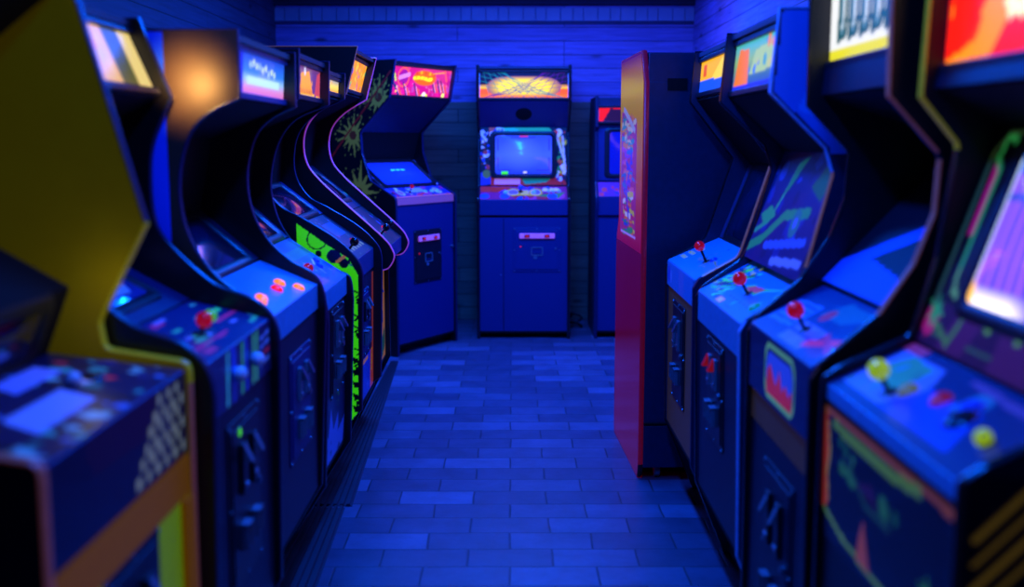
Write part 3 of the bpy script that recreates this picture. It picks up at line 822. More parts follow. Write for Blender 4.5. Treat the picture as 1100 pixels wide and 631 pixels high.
def P_l2_marquee(a):
    A = a.asp
    a.gradv([(0, (200, 90, 190)), (.2, (230, 140, 200)), (.4, (150, 200, 250)), (.55, (50, 130, 230)), (1, (25, 50, 220))], .85)
    a.rect(0, 0, A * .24, 1, (20, 40, 225), .8); a.rect(0, 0, A, .08, (40, 40, 210), .8)
    for i in range(9): a.disc(A * (.36 + .055 * i), .70 - .05 * (i // 3) + .05 * (i % 2), .085, (205, 230, 170) if i % 3 else (170, 205, 190), 1.)
    a.rect(A * .3, .3, A * .9, .45, (180, 225, 255), 1.)
def P_l3_marquee(a):
    A = a.asp
    a.rect(0, 0, A, 1, (110, 60, 130), .8)
    a.rect(0, 0, A, .16, (250, 190, 20), 1); a.blobs(14, [(80, 50, 170), (200, 60, 60), (250, 170, 20)], .07, .16, .9)
    a.poly([(A * .28, .14), (A * .36, .75), (A * .6, .82), (A * .74, .14)], (250, 150, 10), 1.); a.disc(A * .46, .8, .14, (200, 200, 240), 1)
    a.poly([(0, .1), (A * .06, .8), (A * .12, .95), (A * .1, .1)], (245, 200, 20), 1); a.poly([(A * .8, .16), (A * .88, .8), (A, .9), (A, .1)], (200, 70, 90), .9)
    for i in range(10): a.line([(A * (.28 + .045 * i), .16), (A * (.28 + .045 * i), .24)], .02, (120, 40, 20), .8)
def P_l5_marquee(a):
    A = a.asp
    a.rect(0, 0, A, 1, (245, 150, 20), 1)
    a.blobs(70, [(220, 210, 50), (240, 100, 20), (90, 190, 110), (200, 80, 150), (255, 200, 60), (120, 90, 200)], .04, .11, 1)
def P_l4_marquee(a):
    A = a.asp
    a.gradv([(0, (230, 120, 40)), (.5, (250, 220, 90)), (1, (80, 110, 190))], 1); a.blobs(14, [(255, 200, 60), (230, 110, 40), (90, 120, 200)], .06, .14, 1)
def P_l3_deck(a):
    A = a.asp
    a.rect(0, 0, A, 1, (40, 100, 190)); a.rect(A * .05, .78, A * .95, 1, (40, 60, 130)); a.poly([(A * .0, .62), (A * 1, .62), (A * 1, .78), (0, .78)], (40, 130, 110), .08)
    for i in range(9): a.line([(A * (.3 + .07 * i), .12 + .05 * (i % 3)), (A * (.38 + .07 * i), .14 + .05 * (i % 3))], .03, (40, 60, 140))
    a.blobs(16, [(200, 215, 240), (150, 170, 90), (50, 80, 170)], .015, .04, .1, (A * .3, .2, A * .95, .55))
    a.line([(A * .4, .42), (A * .52, .5)], .04, (225, 230, 245), .15); a.line([(A * .68, .42), (A * .8, .5)], .04, (225, 230, 245), .15)
def P_l4_deck(a):
    A = a.asp
    a.rect(0, 0, A, 1, (7, 20, 60)); a.rect(A * .5, .5, A * .85, .8, (60, 100, 190))
    for i in range(8): a.rect(A * (.06 + .11 * i), .14, A * (.12 + .11 * i), .22, (200, 190, 80), .2)
    a.blobs(24, [(180, 180, 90), (90, 110, 190), (60, 110, 110), (190, 60, 110)], .02, .05, .12)
def P_green_side(a):
    A = a.asp; k = (6, 10, 12)
    a.rect(0, 0, A, 1, (60, 220, 10), .62)
    h = a.h
    def m(y, z): return ((y - a._y0) / h, (z - a._z0) / h)
    def ci(y, z, r, c=k): x_, y_ = m(y, z); a.disc(x_, y_, r / h, c)
    x_, y_ = m(-.115, .985); a.ring(x_, y_, .034 / h, .005 / h, k)
    ci(-.055, .925, .026, (10, 20, 60)); ci(-.02, .90, .018, k); ci(-.11, .935, .012)
    a.line([m(-.045, .905), m(-.005, .935)], .012 / h, (200, 130, 60), .3)
    a.line([m(.0, .90), m(.0, 1.0)], .003 / h, k)
    a.line([m(.002, .895), m(.04, .885)], .006 / h, (20, 110, 120))
    # dark drawing running down the edge: leaves and lettering-like blots
    for i in range(11):
        z = .80 - i * .042; y = .026 + .010 * math.sin(i * 1.9)
        a.line([m(y - .012, z), m(y + .010, z - .010), m(y - .006, z - .024)], .0055 / h, k)
        if i % 3 == 0: a.disc(*m(y + .004, z - .032), .008 / h, k)
    for i in range(5):
        z = .56 - i * .045; a.poly([m(.0, z), m(.022, z - .006), m(.030, z - .022), m(.008, z - .026)], k)
def P_l4_front(a):
    A = a.asp
    a.rect(0, 0, A, 1, (60, 90, 190)); a.poly([(0, 0), (A * .2, .0), (A * .15, 1), (0, 1)], (200, 90, 60), .15)
    a.poly([(A * .82, 0), (A, 0), (A, 1), (A * .84, 1)], (190, 70, 50), .22); a.blobs(14, [(80, 110, 220), (40, 60, 150), (200, 120, 60)], .03, .08, .1)
    a.line([(A * .9, .45), (A * .93, .98)], .03, (190, 200, 40), .3); a.rect(A * .1, .86, A * .7, .96, (220, 140, 60), .2)
def P_l5_deck(a):
    A = a.asp
    a.rect(0, 0, A, 1, (6, 16, 48)); a.blobs(16, [(60, 170, 160), (60, 90, 200), (30, 40, 100)], .04, .1, .08)
    for i in range(5): a.disc(A * (.3 + .1 * i), .3, .05, (220, 40, 80) if i % 2 else (60, 190, 120), .4)
def P_l5_bezel(a):
    A = a.asp
    a.rect(0, 0, A, 1, (20, 26, 70)); a.line([(A * .05, .3), (A * .5, .42), (A * .95, .3)], .1, (40, 190, 170), .25); a.line([(A * .1, .12), (A * .4, .2)], .06, (220, 120, 50), .3)
    a.line([(A * .3, .1), (A * .9, .2)], .08, (60, 90, 210))
def P_l5_front(a):
    a.rect(0, 0, a.asp, 1, (210, 130, 40), .25); a.poly([(0, 0), (a.asp, .1), (a.asp, .3), (0, .2)], (60, 120, 40), .1)
def P_l3_front(a):
    A = a.asp
    a.rect(0, 0, A, 1, (26, 32, 70))
    a.poly([(A * .1, 0), (A * .0, .3), (A * .12, .34), (A * .1, .55), (A * .3, .4), (A * .4, .8), (A * .5, .42), (A * .7, .6), (A * .68, .3), (A * .98, .4), (A * .9, 0)], (120, 145, 220))
    a.line([(A * .05, .4), (A * .15, .9)], .08, (30, 120, 40), .15); a.blobs(8, [(20, 26, 60), (60, 80, 160)], .03, .07, 0, (A * .2, .0, A * .8, .3))
def P_l2_side(a):
    A = a.asp
    a.rect(0, 0, A, 1, (20, 90, 255))
def P_plain(c, g=0.):
    def f(a): a.rect(0, 0, a.asp, 1, c, g)
    return f
def P_dark_screen(a):
    A = a.asp
    a.rect(0, 0, A, 1, (14, 18, 44)); a.poly([(A * .1, .1), (A * .5, .1), (A * .8, .8), (A * .4, .9)], (20, 28, 66))

# ================================================================== the row on the left
XL = -.58; RL = -PI / 2       # fronts face +X
XR = .58; RR = PI / 2         # fronts face -X

def left(name, label, y0, y1, front, **k): return Cab(name, label, XL, (y0 + y1) / 2, RL, y1 - y0, front, **k)
def right(name, label, y0, y1, front, **k): return Cab(name, label, XR, (y0 + y1) / 2, RR, y1 - y0, front, **k)
NM = 'arcade_cabinet'

# L0 yellow cabinet, nearest left
F = [(-.235, 1.80), (-.165, 1.565), (-.065, 1.187, .01), (-.157, 1.012, .03), (-.15, .962, .02), (-.093, .952), (0, .937, .03), (0, .90), (-.005, .28), (-.13, 0)]
c = left(NM, 'yellow-sided arcade cabinet with checkered dark control box and lime front, nearest on the left', 1.27, 1.90, F, side=BLACK, side2=YELLOW, trim=[(0, T_BROWN)], trim2=[(0, T_BROWN), (.88, T_YELLOW), (1.19, T_BLUE)])
c.marquee((-.25, 1.77), (-.195, 1.59), P_l0_marquee, .008)
c.slab('speaker_panel', (-.21, 1.58), (-.44, 1.40), .015, INNER)
c.slab('monitor_shroud', (-.44, 1.40), (-.42, 1.20), .012, INNER)
c.slab('monitor_hood', (-.42, 1.20), (-.205, 1.075), .012, INNER)
c.screen((-.205, 1.072), (-.255, .945), .40, .085, P_dark_screen, cell=.008, hood=.008)
c.control((-.25, .955), (-.008, .925), (-.008, .775), PANELD, P_l0_deck, P_l0_lip, .006)
c.stick(.104, .5, WHITEP, .013, .0); c.button(.16, .45, BTN_K)
c.slab('ochre_rail', (-.006, .77), (-.006, .70), .016, OCHRE)
c.front_board((-.010, .70), (-.014, .27), YELLOWF); c.coin_door(.0, .035, .24, .36, 'dark'); c.kick((-.014, .27), -.14)
for e in (-1, 1):
    c.box('front_stile', (e * (c.iw / 2 - .022), -.006 + c.y0, .485), (.044, .014, .42), OCHRE)

# L1 twin-ball cabinet with cream/orange marquee
F = [(-.262, 1.605)] + S((-.196, 1.43), (-.238, 1.34), (-.252, 1.26), (-.245, 1.144), (-.197, 1.075), (-.113, 1.0), (-.03, .968), (.01, .935), (.03, .89), (.032, .83)) + [(.02, .28), (-.170, 0)]
c = left(NM, 'black arcade cabinet with orange and cream marquee, red ball-top stick and striped controls', 1.915, 2.49, F, side=BLACKG, trim=T_BLUE)
c.marquee((-.285, 1.585), (-.222, 1.435), P_l1_marquee, .006)
c.slab('speaker_panel', (-.222, 1.43), (-.42, 1.33), .015, INNER)
c.slab('monitor_shroud', (-.42, 1.33), (-.40, 1.09), .012, INNER)
c.screen((-.40, 1.09), (-.17, .965), .30, .13, P_l1_screen, cell=.006, hood=.008, bz=P_plain((26, 36, 90)))
c.control((-.172, .963), (.012, .92), (.012, .80), PANELD, P_l1_deck, P_l1_lip, .005)
c.stick(-.04, .38, BALLR, .017, .02); c.stick(.035, .42, BALLG, .015, .015); c.button(-.20, .4, BTN_R, .012)
for u in (-.06, .09): MB().ball((u, 0, .012), .016, frame((.012, .92), (.012, .80), c.y0)[0]).build('lip_knob', WHITEP, c.root)
c.front_board((.010, .80), (.006, .27), NAVYN); c.coin_door(.0, .05, .26, .36, 'dark'); c.kick((.006, .27), -.175)
b = MB(); b.lathe([(.012, 0), (.012, .006), (.008, .009)], c.Mf @ Matrix.Translation((0, .2, .0)), 16, (-.05, .0)); b.build('start_lamp', GREENL, c.root)

# L2 blue cabinet with orange buttons
F = [(-.05, 1.585)] + S((-.052, 1.43), (-.12, 1.40), (-.172, 1.345), (-.2, 1.24), (-.19, 1.13), (-.145, 1.04), (-.078, .978), (-.02, .945), (.008, .91), (.02, .86), (.02, .80)) + [(-.004, .29), (-.170, 0)]
c = left(NM, 'black arcade cabinet with pale blue button deck of orange and red buttons on the left', 2.515, 3.185, F, side=LAM, side2=BLACKG, trim=T_BLUE)
c.marquee((-.075, 1.565), (-.082, 1.435), P_l2_marquee, .005, PANELD)
c.slab('speaker_panel', (-.082, 1.43), (-.30, 1.34), .015, INNER)
c.slab('monitor_shroud', (-.30, 1.34), (-.34, 1.13), .012, INNER)
c.screen((-.34, 1.13), (-.17, .985), .44, .17, P_dark_screen, cell=.008, hood=.006, bz=P_plain((24, 30, 70)))
c.control((-.17, .983), (.0, .91), (.0, .835), PANELB, None, None)
for u, v, m in ((-.195, .30, BTN_O), (-.155, .34, BTN_O), (.018, .33, BTN_R), (.105, .40, BTN_O), (.15, .14, BTN_O)): c.button(u, v, m, .013)
c.front_board((-.004, .83), (-.012, .29), NAVYN); c.coin_door(.04, .06, .28, .30, 'steel', NAVY); c.kick((-.012, .29), -.175)
c.side_art(True, P_l2_side, -.715, -.222, .9, 1.58, cell=.02)

# L3 cabinet, red ball, splash art
F = [(-.045, 1.60)] + S((-.05, 1.455), (-.16, 1.41), (-.22, 1.34), (-.25, 1.25), (-.257, 1.16), (-.235, 1.063), (-.19, .985), (-.13, .925), (-.05, .888), (0, .868), (.015, .84), (.02, .78)) + [(.0, .27), (-.170, 0)]
c = left(NM, 'dark arcade cabinet with red ball joystick and a white splash near the floor, left row', 3.205, 3.745, F, side=BLACK, trim=T_BLUE)
c.marquee((-.07, 1.58), (-.075, 1.46), P_l3_marquee, .004, DSTEEL)
c.slab('speaker_panel', (-.075, 1.455), (-.30, 1.36), .015, INNER)
c.slab('monitor_shroud', (-.30, 1.36), (-.33, 1.12), .012, INNER)
c.screen((-.33, 1.12), (-.20, 1.0), .34, .12, P_dark_screen, cell=.008, hood=.006, bz=P_plain((26, 36, 90)))
c.control((-.20, .998), (.0, .868), (.0, .80), PANELB, P_l3_deck, None, .004)
c.stick(-.18, .35, BALLR, .017, .02); c.button(-.215, .42, BTN_R, .011); c.button(.11, .35, BTN_B, .011); c.button(.16, .45, BTN_B, .011)
c.front_board((-.006, .80), (-.02, .28), NAVYN); c.coin_door(.06, .10, .24, .30, 'steel', DSTEEL); c.kick((-.02, .28), -.175)
c.art('front_art', *c.fpq, c.iw - .02, .22, P_l3_front, c.fp, ART, .006, dv=-.145)

# L4 lime green sided cabinet
F = [(-.09, 1.60)] + S((-.095, 1.50), (-.20, 1.45), (-.28, 1.37), (-.305, 1.27), (-.295, 1.18), (-.245, 1.105), (-.17, 1.063), (-.066, 1.0), (0, .944), (.04, .885), (.044, .80)) + [(.032, .36), (-.05, .30), (-.175, 0)]
c = left(NM, 'arcade cabinet with fluorescent lime green side art and black ball joystick', 3.80, 4.39, F, side=BLACK, trim=T_BLUE)
c.marquee((-.11, 1.58), (-.115, 1.505), P_l4_marquee, .004)
c.slab('speaker_panel', (-.115, 1.495), (-.34, 1.39), .015, INNER)
c.slab('monitor_shroud', (-.34, 1.39), (-.36, 1.17), .012, INNER)
c.screen((-.36, 1.17), (-.19, 1.04), .36, .15, P_dark_screen, cell=.008, hood=.006, bz=P_plain((40, 60, 130)))
c.control((-.19, 1.038), (.012, .90), (.012, .82), PANELD, P_l4_deck, None, .004)
c.stick(-.143, .2, BALLK, .017, .03); c.button(.12, .3, BTN_R, .011); c.button(-.1, .6, BTN_B, .012)
c.front_board((.008, .82), (.0, .33), NAVYN); c.coin_door(.0, .06, .22, .26, 'dark', NAVY); c.kick((.0, .33), -.18)
c.art('front_art', *c.fpq, c.iw - .02, .16, P_l4_front, c.fp, ART, .005, dv=-.16)
c.art('front_border', *c.fpq, .05, .46, P_plain((190, 70, 50), .2), c.fp, ART, .02, du=.25)
gp = [(-.19, 1.05), (-.19, .60), (-.02, .50), (-.02, .30), (.024, .355), (.031, .80), (.031, .86), (.0, .92), (-.075, .968)]
Art._y0, Art._z0 = -.20, .29
c.side_art(True, P_green_side, -.20, .04, .29, 1.06, cell=.0035, inset=.001, poly=gp, m=ART)

# L5 pink-edged curved cabinet
F = [(-.05, 1.715)] + S((-.10, 1.525), (-.2, 1.465), (-.26, 1.40), (-.28, 1.32), (-.265, 1.235), (-.21, 1.165), (-.13, 1.09), (.04, .935), (.08, .88), (.085, .845), (.06, .805), (.02, .795)) + [(-.01, .78), (-.008, .31), (-.16, 0)]
c = left(NM, 'curved black arcade cabinet with pink edge trim and two black ball sticks', 4.455, 5.09, F, side=BLACK, trim=[(0, T_BLACK), (.79, T_PINK), (1.50, T_BROWN)], trim2=[(0, T_BLACK), (.79, T_PINK)])
c.marquee((-.085, 1.69), (-.125, 1.54), P_l5_marquee, .004)
c.slab('speaker_panel', (-.125, 1.53), (-.33, 1.42), .015, INNER)
c.slab('monitor_shroud', (-.33, 1.42), (-.36, 1.22), .012, INNER)
c.screen((-.36, 1.22), (-.13, 1.03), .38, .16, P_dark_screen, cell=.008, hood=.006, bz=P_l5_bezel)
c.control((-.13, 1.03), (.055, .885), (.055, .82), PANELD, P_l5_deck, None, .005)
c.stick(-.095, .28, BALLK, .016, .03); c.stick(.10, .30, BALLK, .016, .03); c.button(.14, .35, BTN_R, .011)
c.front_board((-.03, .79), (-.03, .31), BROWNW); c.coin_door(-.05, .05, .24, .26, 'dark'); c.kick((-.03, .31), -.17)
c.art('front_art', *c.fpq, .16, .46, P_l5_front, c.fp, ART, .02, du=.2)

# L6 angled cabinet with sunburst sides
n6 = Vector((.855, -.517)); A6 = Vector((-.714, 6.55)); B6 = Vector((-.371, 7.117)); mid = (A6 + B6) / 2
rz6 = math.atan2(-n6.x, n6.y)
F = [(.014, 1.82), (-.034, 1.595, .01), (-.262, 1.39, .03), (-.255, 1.26, .04), (-.19, 1.09, .03), (.0, .99, .03), (.004, .94), (.004, .0)]
c = Cab(NM, 'angled black arcade cabinet with sunburst side art and pink marquee in the far left corner', mid.x, mid.y, rz6, .662, F, D=.76, side=BLACK, trim=T_BLUE)
c.marquee((-.004, 1.80), (-.042, 1.60), P_galaga_marquee, .004, DSTEEL)
c.slab('speaker_panel', (-.042, 1.595), (-.28, 1.39), .015, NAVYD)
c.slab('monitor_shroud', (-.28, 1.39), (-.33, 1.21), .012, INNER)
c.screen((-.33, 1.21), (-.115, 1.045), .50, .215, P_galaga_screen, cell=.006, hood=.012, bz=P_galaga_bezel)
c.control((-.115, 1.043), (-.006, .985), (-.006, .94), PANELD, P_galaga_control, P_plain((200, 110, 140), .12), .005)
c.stick(-.1, .5, BALLR, .014, .03)
for u in (.06, .13, .19): c.button(u, .45, BTN_W, .012)
c.front_board((-.012, .94), (-.012, .07), NAVY); c.coin_door(.02, .10, .30, .34, 'atari', DSTEEL); c.kick((-.012, .07), -.06)
Art._y0, Art._z0 = -.74, .5
c.side_art(True, P_galaga_side, -.74, .02, .5, 1.82, cell=.006)
for e in (-1, 1): MB().lathe([(.010, .0), (.010, .012), (.006, .014)], c.Mf @ Matrix.Translation((e * .29, .14, .0)), 14).build('side_bolt', STEEL, c.root)

# ================================================================== far wall cabinets
F = [(.0, 1.83), (.0, 1.60, .01), (-.16, 1.47), (-.20, 1.40, .02), (-.13, 1.03, .02), (.004, .955, .02), (.006, .93), (.006, .0)]
c = Cab(NM, 'upright arcade cabinet with yellow-orange line-art marquee and lit screen against the back wall', .0785, 7.187, PI, .63, F, D=.75, side=NAVYD, trim=T_BLACK)
c.marquee((-.015, 1.80), (-.015, 1.605), P_tempest_marquee, .0022)
sp = c.slab('speaker_panel', (-.018, 1.60), (-.185, 1.43), .015, NAVY)
b = MB(); b.lathe([(.055, -.001), (.055, .001), (.05, .002)], frame((-.018, 1.60), (-.185, 1.43), c.y0)[0] @ Matrix.Scale(1, 4), 32); b.build('speaker_grille', INNER, sp)
bz = c.screen((-.185, 1.43), (-.145, 1.03), .385, .262, P_tempest_screen, dv=.012, du=.0, cell=.004, hood=.02, bz=P_tempest_bezel)
c.control((-.145, 1.028), (-.004, .945), (-.004, .84), NAVY, P_tempest_control, None, .004)
c.stick(-.02, .6, BTN_B, .017, .02)
for u in (-.12, .07): c.button(u, .55, BTN_W, .014)
for u in (.17, .2, .24): c.button(u, .62, BTN_W, .010)
c.front_board((-.012, .825), (-.012, .05), NAVY); c.coin_door(.09, .17, .32, .30, 'atari', NAVY); c.kick((-.012, .05), -.05)
c.box('joint_strip', (.135, -.0105 + c.y0, .435), (.004, .004, .77), INNER, c.fp, 0)
MB().lathe([(.004, 0), (.004, .004), (.001, .005)], c.Mf @ Matrix.Translation((-.155, -.0, 0)), 10).build('panel_bolt', STEEL, c.fp)

F = [(-.06, 1.63), (-.055, 1.43), (-.09, 1.40), (-.075, 1.06, .02), (.0, .965, .02), (.01, .90), (-.01, .82, .03), (.0, .0)]
c = Cab(NM, 'small arcade cabinet with red marquee behind the red-sided machine on the back wall', .86, 7.20, PI, .60, F, D=.62, side=NAVYD, trim=T_BLUE)
c.marquee((-.075, 1.57), (-.072, 1.45), P_small_marquee, .006)
c.slab('header_board', (-.075, 1.62), (-.075, 1.57), .012, NAVYD)
c.screen((-.10, 1.44), (-.09, 1.07), .40, .28, P_small_screen, cell=.006, hood=.006, bez=NAVY)
c.control((-.09, 1.06), (-.004, .965), (-.004, .84), NAVY, P_small_control, None, .006)
c.stick(-.12, .5, BALLR, .014, .03); c.button(.1, .5, BTN_W, .012)
c.front_board((-.02, .83), (-.012, .05), NAVY); c.coin_door(.0, .1, .26, .30, 'atari', NAVY); c.kick((-.012, .05), -.05)

# ================================================================== red-sided machine, turned away
F = [(-.075, 1.675), (-.062, 1.0, .02), (.0, .915, .02), (.006, .86), (.006, .03), (-.0, .0)]
nr = Vector((-.039, .999)); lip = Vector((.5, 4.115)) + nr * .70; rzr = math.atan2(.039, .999)
mx = Vector((.999, .039))
ctr = lip + mx * .325
c = Cab(NM, 'red-sided arcade cabinet with bright comic side art, its plain dark back to the camera', ctr.x, ctr.y, rzr, .65, F, D=.70, side=RED, side2=RED, trim=T_BLACK, trim2=[(0, T_BLACK), (.10, mat('red_edge_trim', (200, 30, 50), .25, emit=(220, 20, 50), es=.07))])
# its dark back
bp = [o for o in c.root.children if o.name.startswith('back_panel')][0]; bp.data.materials[0] = NAVYD
tp = [o for o in c.root.children if o.name.startswith('top_panel')][0]; tp.data.materials[0] = NAVYD
yb = -.70 + c.y0
bp.data.transform(Matrix.Translation((0, -.016, 0)))
c.box('rear_upper_board', (0, yb + .008, 1.60), (c.iw + .002, .016, .12), NAVYD)
b = MB(); b.box((-.20, yb - .001 + .0, 1.545), (.075, .01, .045)); b.build('vent_slot', INNER, bp, 0)
c.box('rear_lower_board', (0, yb - .002, .135), (c.iw, .020, .17), NAVYD)
c.box('rear_rail', (0, yb - .004, .228), (c.iw, .018, .008), INNER)
c.box('gap_blocker', (0, yb + .10, .024), (c.iw - .004, .02, .046), INNER)  # dark board added to block the red glow in the bottom gap
for x in (-.245, .245):
    w = MB(); w.lathe([(.022, -.012), (.026, -.010), (.026, .010), (.022, .012)], Matrix.Translation((x, yb + .035, .027)) @ Matrix.Rotation(PI / 2, 4, 'Y'), 20); w.box((x, yb + .035, .05), (.03, .02, .02))
    w.build('caster', GREYD, c.root)
c.marquee((-.09, 1.65), (-.08, 1.48), P_plain((240, 150, 30), 1.), .03)
c.slab('speaker_panel', (-.08, 1.47), (-.25, 1.37), .015, INNER)
c.screen((-.25, 1.37), (-.16, 1.0), .40, .28, P_dark_screen, cell=.02)
c.control((-.16, .998), (-.006, .91), (-.006, .86), PANELD)
c.stick(0, .5, BALLR); c.front_board((-.012, .85), (-.012, .06), NAVYD); c.coin_door(0, .1, .26, .3, 'dark'); c.kick((-.012, .06), -.05)
c.side_art(False, P_red_side, -.69, -.02, .90, 1.665, cell=.005, m=art_mat('gloss_print', .3, .1, spec=.25), inset=.006)

# ================================================================== the row on the right
F = [(-.09, 1.655), (-.075, 1.475, .01), (-.238, 1.27, .01), (-.142, .968, .05), (-.02, .90, .03), (.0, .865, .01), (-.006, .28, .01), (-.12, 0)]
c = right(NM, 'wood-grain fronted blue arcade cabinet with small red ball joystick, farthest of the right row', 3.385, 4.01, F, side=NAVYD, trim=T_BLACK, trim2=[(0, T_BLUE), (.93, T_COPPER), (1.25, T_BLACK)])
c.marquee((-.11, 1.63), (-.10, 1.49), P_r1_marquee, .006)
c.slab('speaker_panel', (-.10, 1.48), (-.30, 1.25), .015, INNER)
c.screen((-.30, 1.25), (-.195, .975), .40, .25, P_dark_screen, cell=.01, hood=.004, bz=P_plain((60, 62, 110)))
c.control((-.195, .975), (-.004, .892), (-.004, .80), PANELB, P_dk1_deck, P_dk1_lip, .004)
c.stick(.075, .40, BALLR, .0175, .045); c.button(.12, .5, BTN_B, .011)
c.front_board((-.01, .795), (-.012, .28), BROWNW); c.coin_door(-.02, .05, .26, .36, 'steel', DSTEEL); c.kick((-.012, .28), -.13)

F = [(-.075, 1.655), (-.058, 1.45, .01), (-.20, 1.315, .01), (-.222, 1.25, .02), (-.165, 1.02, .05), (-.137, .965, .04), (-.018, .880, .03), (.0, .85, .012), (-.012, .25, .01), (-.11, 0)]
c = right(NM, 'blue arcade cabinet with jungle-leaf printed deck and red ball joystick, right row', 2.685, 3.345, F, side=NAVYD, trim=T_BLACK, trim2=[(0, T_LILAC), (.88, T_BLUE), (1.0, T_COPPER), (1.27, T_LILAC)])  # lowest pale band puts light caught by the front trim into colour
c.marquee((-.10, 1.63), (-.085, 1.465), P_r2_marquee, .005)
c.slab('speaker_panel', (-.085, 1.46), (-.26, 1.30), .015, INNER)
c.screen((-.30, 1.30), (-.185, .965), .36, .22, P_dark_screen, cell=.01, hood=.002, bez=NAVY)
for o in list(c.root.children):
    if o.name.startswith('screen') or o.name.startswith('bezel'): pass
c.art('tube_glass', (-.29, 1.30), (-.172, .965), None, None, P_jungle_bezel, None, ART, .006, off=.03)
c.control((-.180, .965), (-.004, .868), (-.004, .775), PANELB, P_jungle_deck, None, .0035)
c.stick(.06, .42, BALLR, .0195, .035)
for u, v in ((.24, .3), (.285, .6)): c.button(u, v, mat('green_button', (50, 190, 120), .3, emit=(20, 200, 90), es=.15), .014)
c.front_board((-.008, .77), (-.018, .25), NAVYN); c.coin_door(-.02, .10, .24, .30, 'red', DSTEEL); c.kick((-.018, .25), -.12)
c.side_art(False, P_r2_side, -.715, -.06, 1.30, 1.655, cell=.006)

F = [(-.120, 1.76), (-.125, 1.415, .01), (-.228, 1.305, .02), (-.223, 1.195, .03), (-.19, 1.10, .04), (-.126, 1.0, .03), (-.02, .905, .03), (.0, .87, .012), (-.006, .10), (-.10, 0)]
c = right(NM, 'dark arcade cabinet with white marquee and oval red mountain emblem on its control box', 2.03, 2.60, F, side=BLACK, trim=T_BLACK, trim2=[(0, T_BLACK), (1.0, T_BROWN), (1.25, T_BLACK), (1.36, T_BROWN)])
c.marquee((-.165, 1.74), (-.165, 1.50), P_r3_marquee, .006)
c.slab('marquee_sill', (-.16, 1.50), (-.155, 1.44), .015, NAVYN)
c.slab('speaker_panel', (-.16, 1.435), (-.48, 1.33), .015, INNER)
c.screen((-.50, 1.30), (-.195, .972), .36, .22, P_dark_screen, cell=.01, hood=.002, bez=INNER)
c.art('tube_glass', (-.49, 1.305), (-.185, .982), None, None, P_r3_bezel, None, ARTM, .006, off=.02)
c.control((-.18, .985), (-.004, .893), (-.004, .74), PANELD, P_r3_deck, P_r3_lip, .004)
c.stick(.012, .32, BALLR, .019, .035)
c.slab('brown_rail', (-.012, .735), (-.012, .66), .016, BROWNW)
c.front_board((-.014, .66), (-.014, .11), NAVYN); c.coin_door(.02, .02, .26, .40, 'dark', NAVYN); c.kick((-.014, .11), -.11)

F = [(-.169, 1.80), (-.154, 1.41, .01), (-.226, 1.325, .02), (-.20, 1.12, .03), (-.16, .975, .03), (-.03, .915, .02), (.0, .893, .015), (.0, .10), (-.10, 0)]
c = right(NM, 'black arcade cabinet with flame-red marquee and glowing purple screen, nearest on the right', 1.33, 1.965, F, side=BLACK, trim=[(0, T_BLACK), (1.31, T_YELLOW)], trim2=T_BLACK)
c.marquee((-.195, 1.78), (-.185, 1.45), P_r4_marquee, .007)
c.slab('marquee_sill', (-.18, 1.45), (-.175, 1.425), .015, NAVYN)
c.slab('speaker_panel', (-.18, 1.42), (-.30, 1.36), .015, INNER)
c.screen((-.30, 1.36), (-.165, .965), .38, .27, P_r4_screen, dv=.025, du=.03, cell=.006, hood=.006, bz=P_r4_bezel)
c.control((-.165, .962), (-.006, .885), (-.006, .855), PANELB, P_r4_deck, None, .005)
c.stick(-.12, .32, BALLY, .0185, .03); c.stick(.217, .42, BALLY, .013, .0)
c.button(-.086, .45, mat('olive_button', (150, 150, 60), .3, emit=(150, 150, 20), es=.2)); c.button(.009, .55, mat('dim_red_button', (150, 20, 40), .3, emit=(200, 20, 60), es=.2), .014); c.button(.09, .62, BTN_B, .018); c.button(.11, .48, BTN_K, .02)
c.front_board((-.008, .85), (-.010, .11), BLACK)
c.art('front_art', (-.006, .85), (-.008, .60), None, None, P_r4_front, c.fp, ART, .005)
c.coin_door(.02, -.17, .26, .34, 'red', NAVY); c.kick((-.010, .11), -.11)
c.side_art(False, P_r4_side, -.30, -.01, .45, .90, cell=.004)

# ================================================================== the room
def node_mat(name): 
    m = bpy.data.materials.new(name); m.use_nodes = True
    return m, m.node_tree, m.node_tree.nodes['Principled BSDF']
def N(nt, t, **kw):
    n = nt.nodes.new(t)
    for k, v in kw.items():
        if k in n.inputs: n.inputs[k].default_value = v
        else: setattr(n, k, v)
    return n

# stone-look brick paving laid across the aisle
m, nt, b = node_mat('paving_bricks')
tc = N(nt, 'ShaderNodeTexCoord')
warp = N(nt, 'ShaderNodeTexNoise', Scale=3.5, Detail=2.); nt.links.new(tc.outputs['Object'], warp.inputs['Vector'])
wm = N(nt, 'ShaderNodeVectorMath', operation='SCALE'); wm.inputs['Scale'].default_value = .014
nt.links.new(warp.outputs['Color'], wm.inputs[0])
wa = N(nt, 'ShaderNodeVectorMath', operation='ADD'); nt.links.new(tc.outputs['Object'], wa.inputs[0]); nt.links.new(wm.outputs[0], wa.inputs[1])
br = N(nt, 'ShaderNodeTexBrick', offset=.5, offset_frequency=2)
br.inputs['Scale'].default_value = 1; br.inputs['Brick Width'].default_value = .275; br.inputs['Row Height'].default_value = .147
br.inputs['Mortar Size'].default_value = .004; br.inputs['Mortar Smooth'].default_value = .5; br.inputs['Bias'].default_value = -.45
br.inputs['Color1'].default_value = lin((84, 78, 104)) + (1,); br.inputs['Color2'].default_value = lin((142, 134, 168)) + (1,)
br.inputs['Mortar'].default_value = lin((52, 54, 62)) + (1,)
nt.links.new(wa.outputs[0], br.inputs['Vector'])
no = N(nt, 'ShaderNodeTexNoise', Scale=7., Detail=6., Roughness=.65); nt.links.new(tc.outputs['Object'], no.inputs['Vector'])
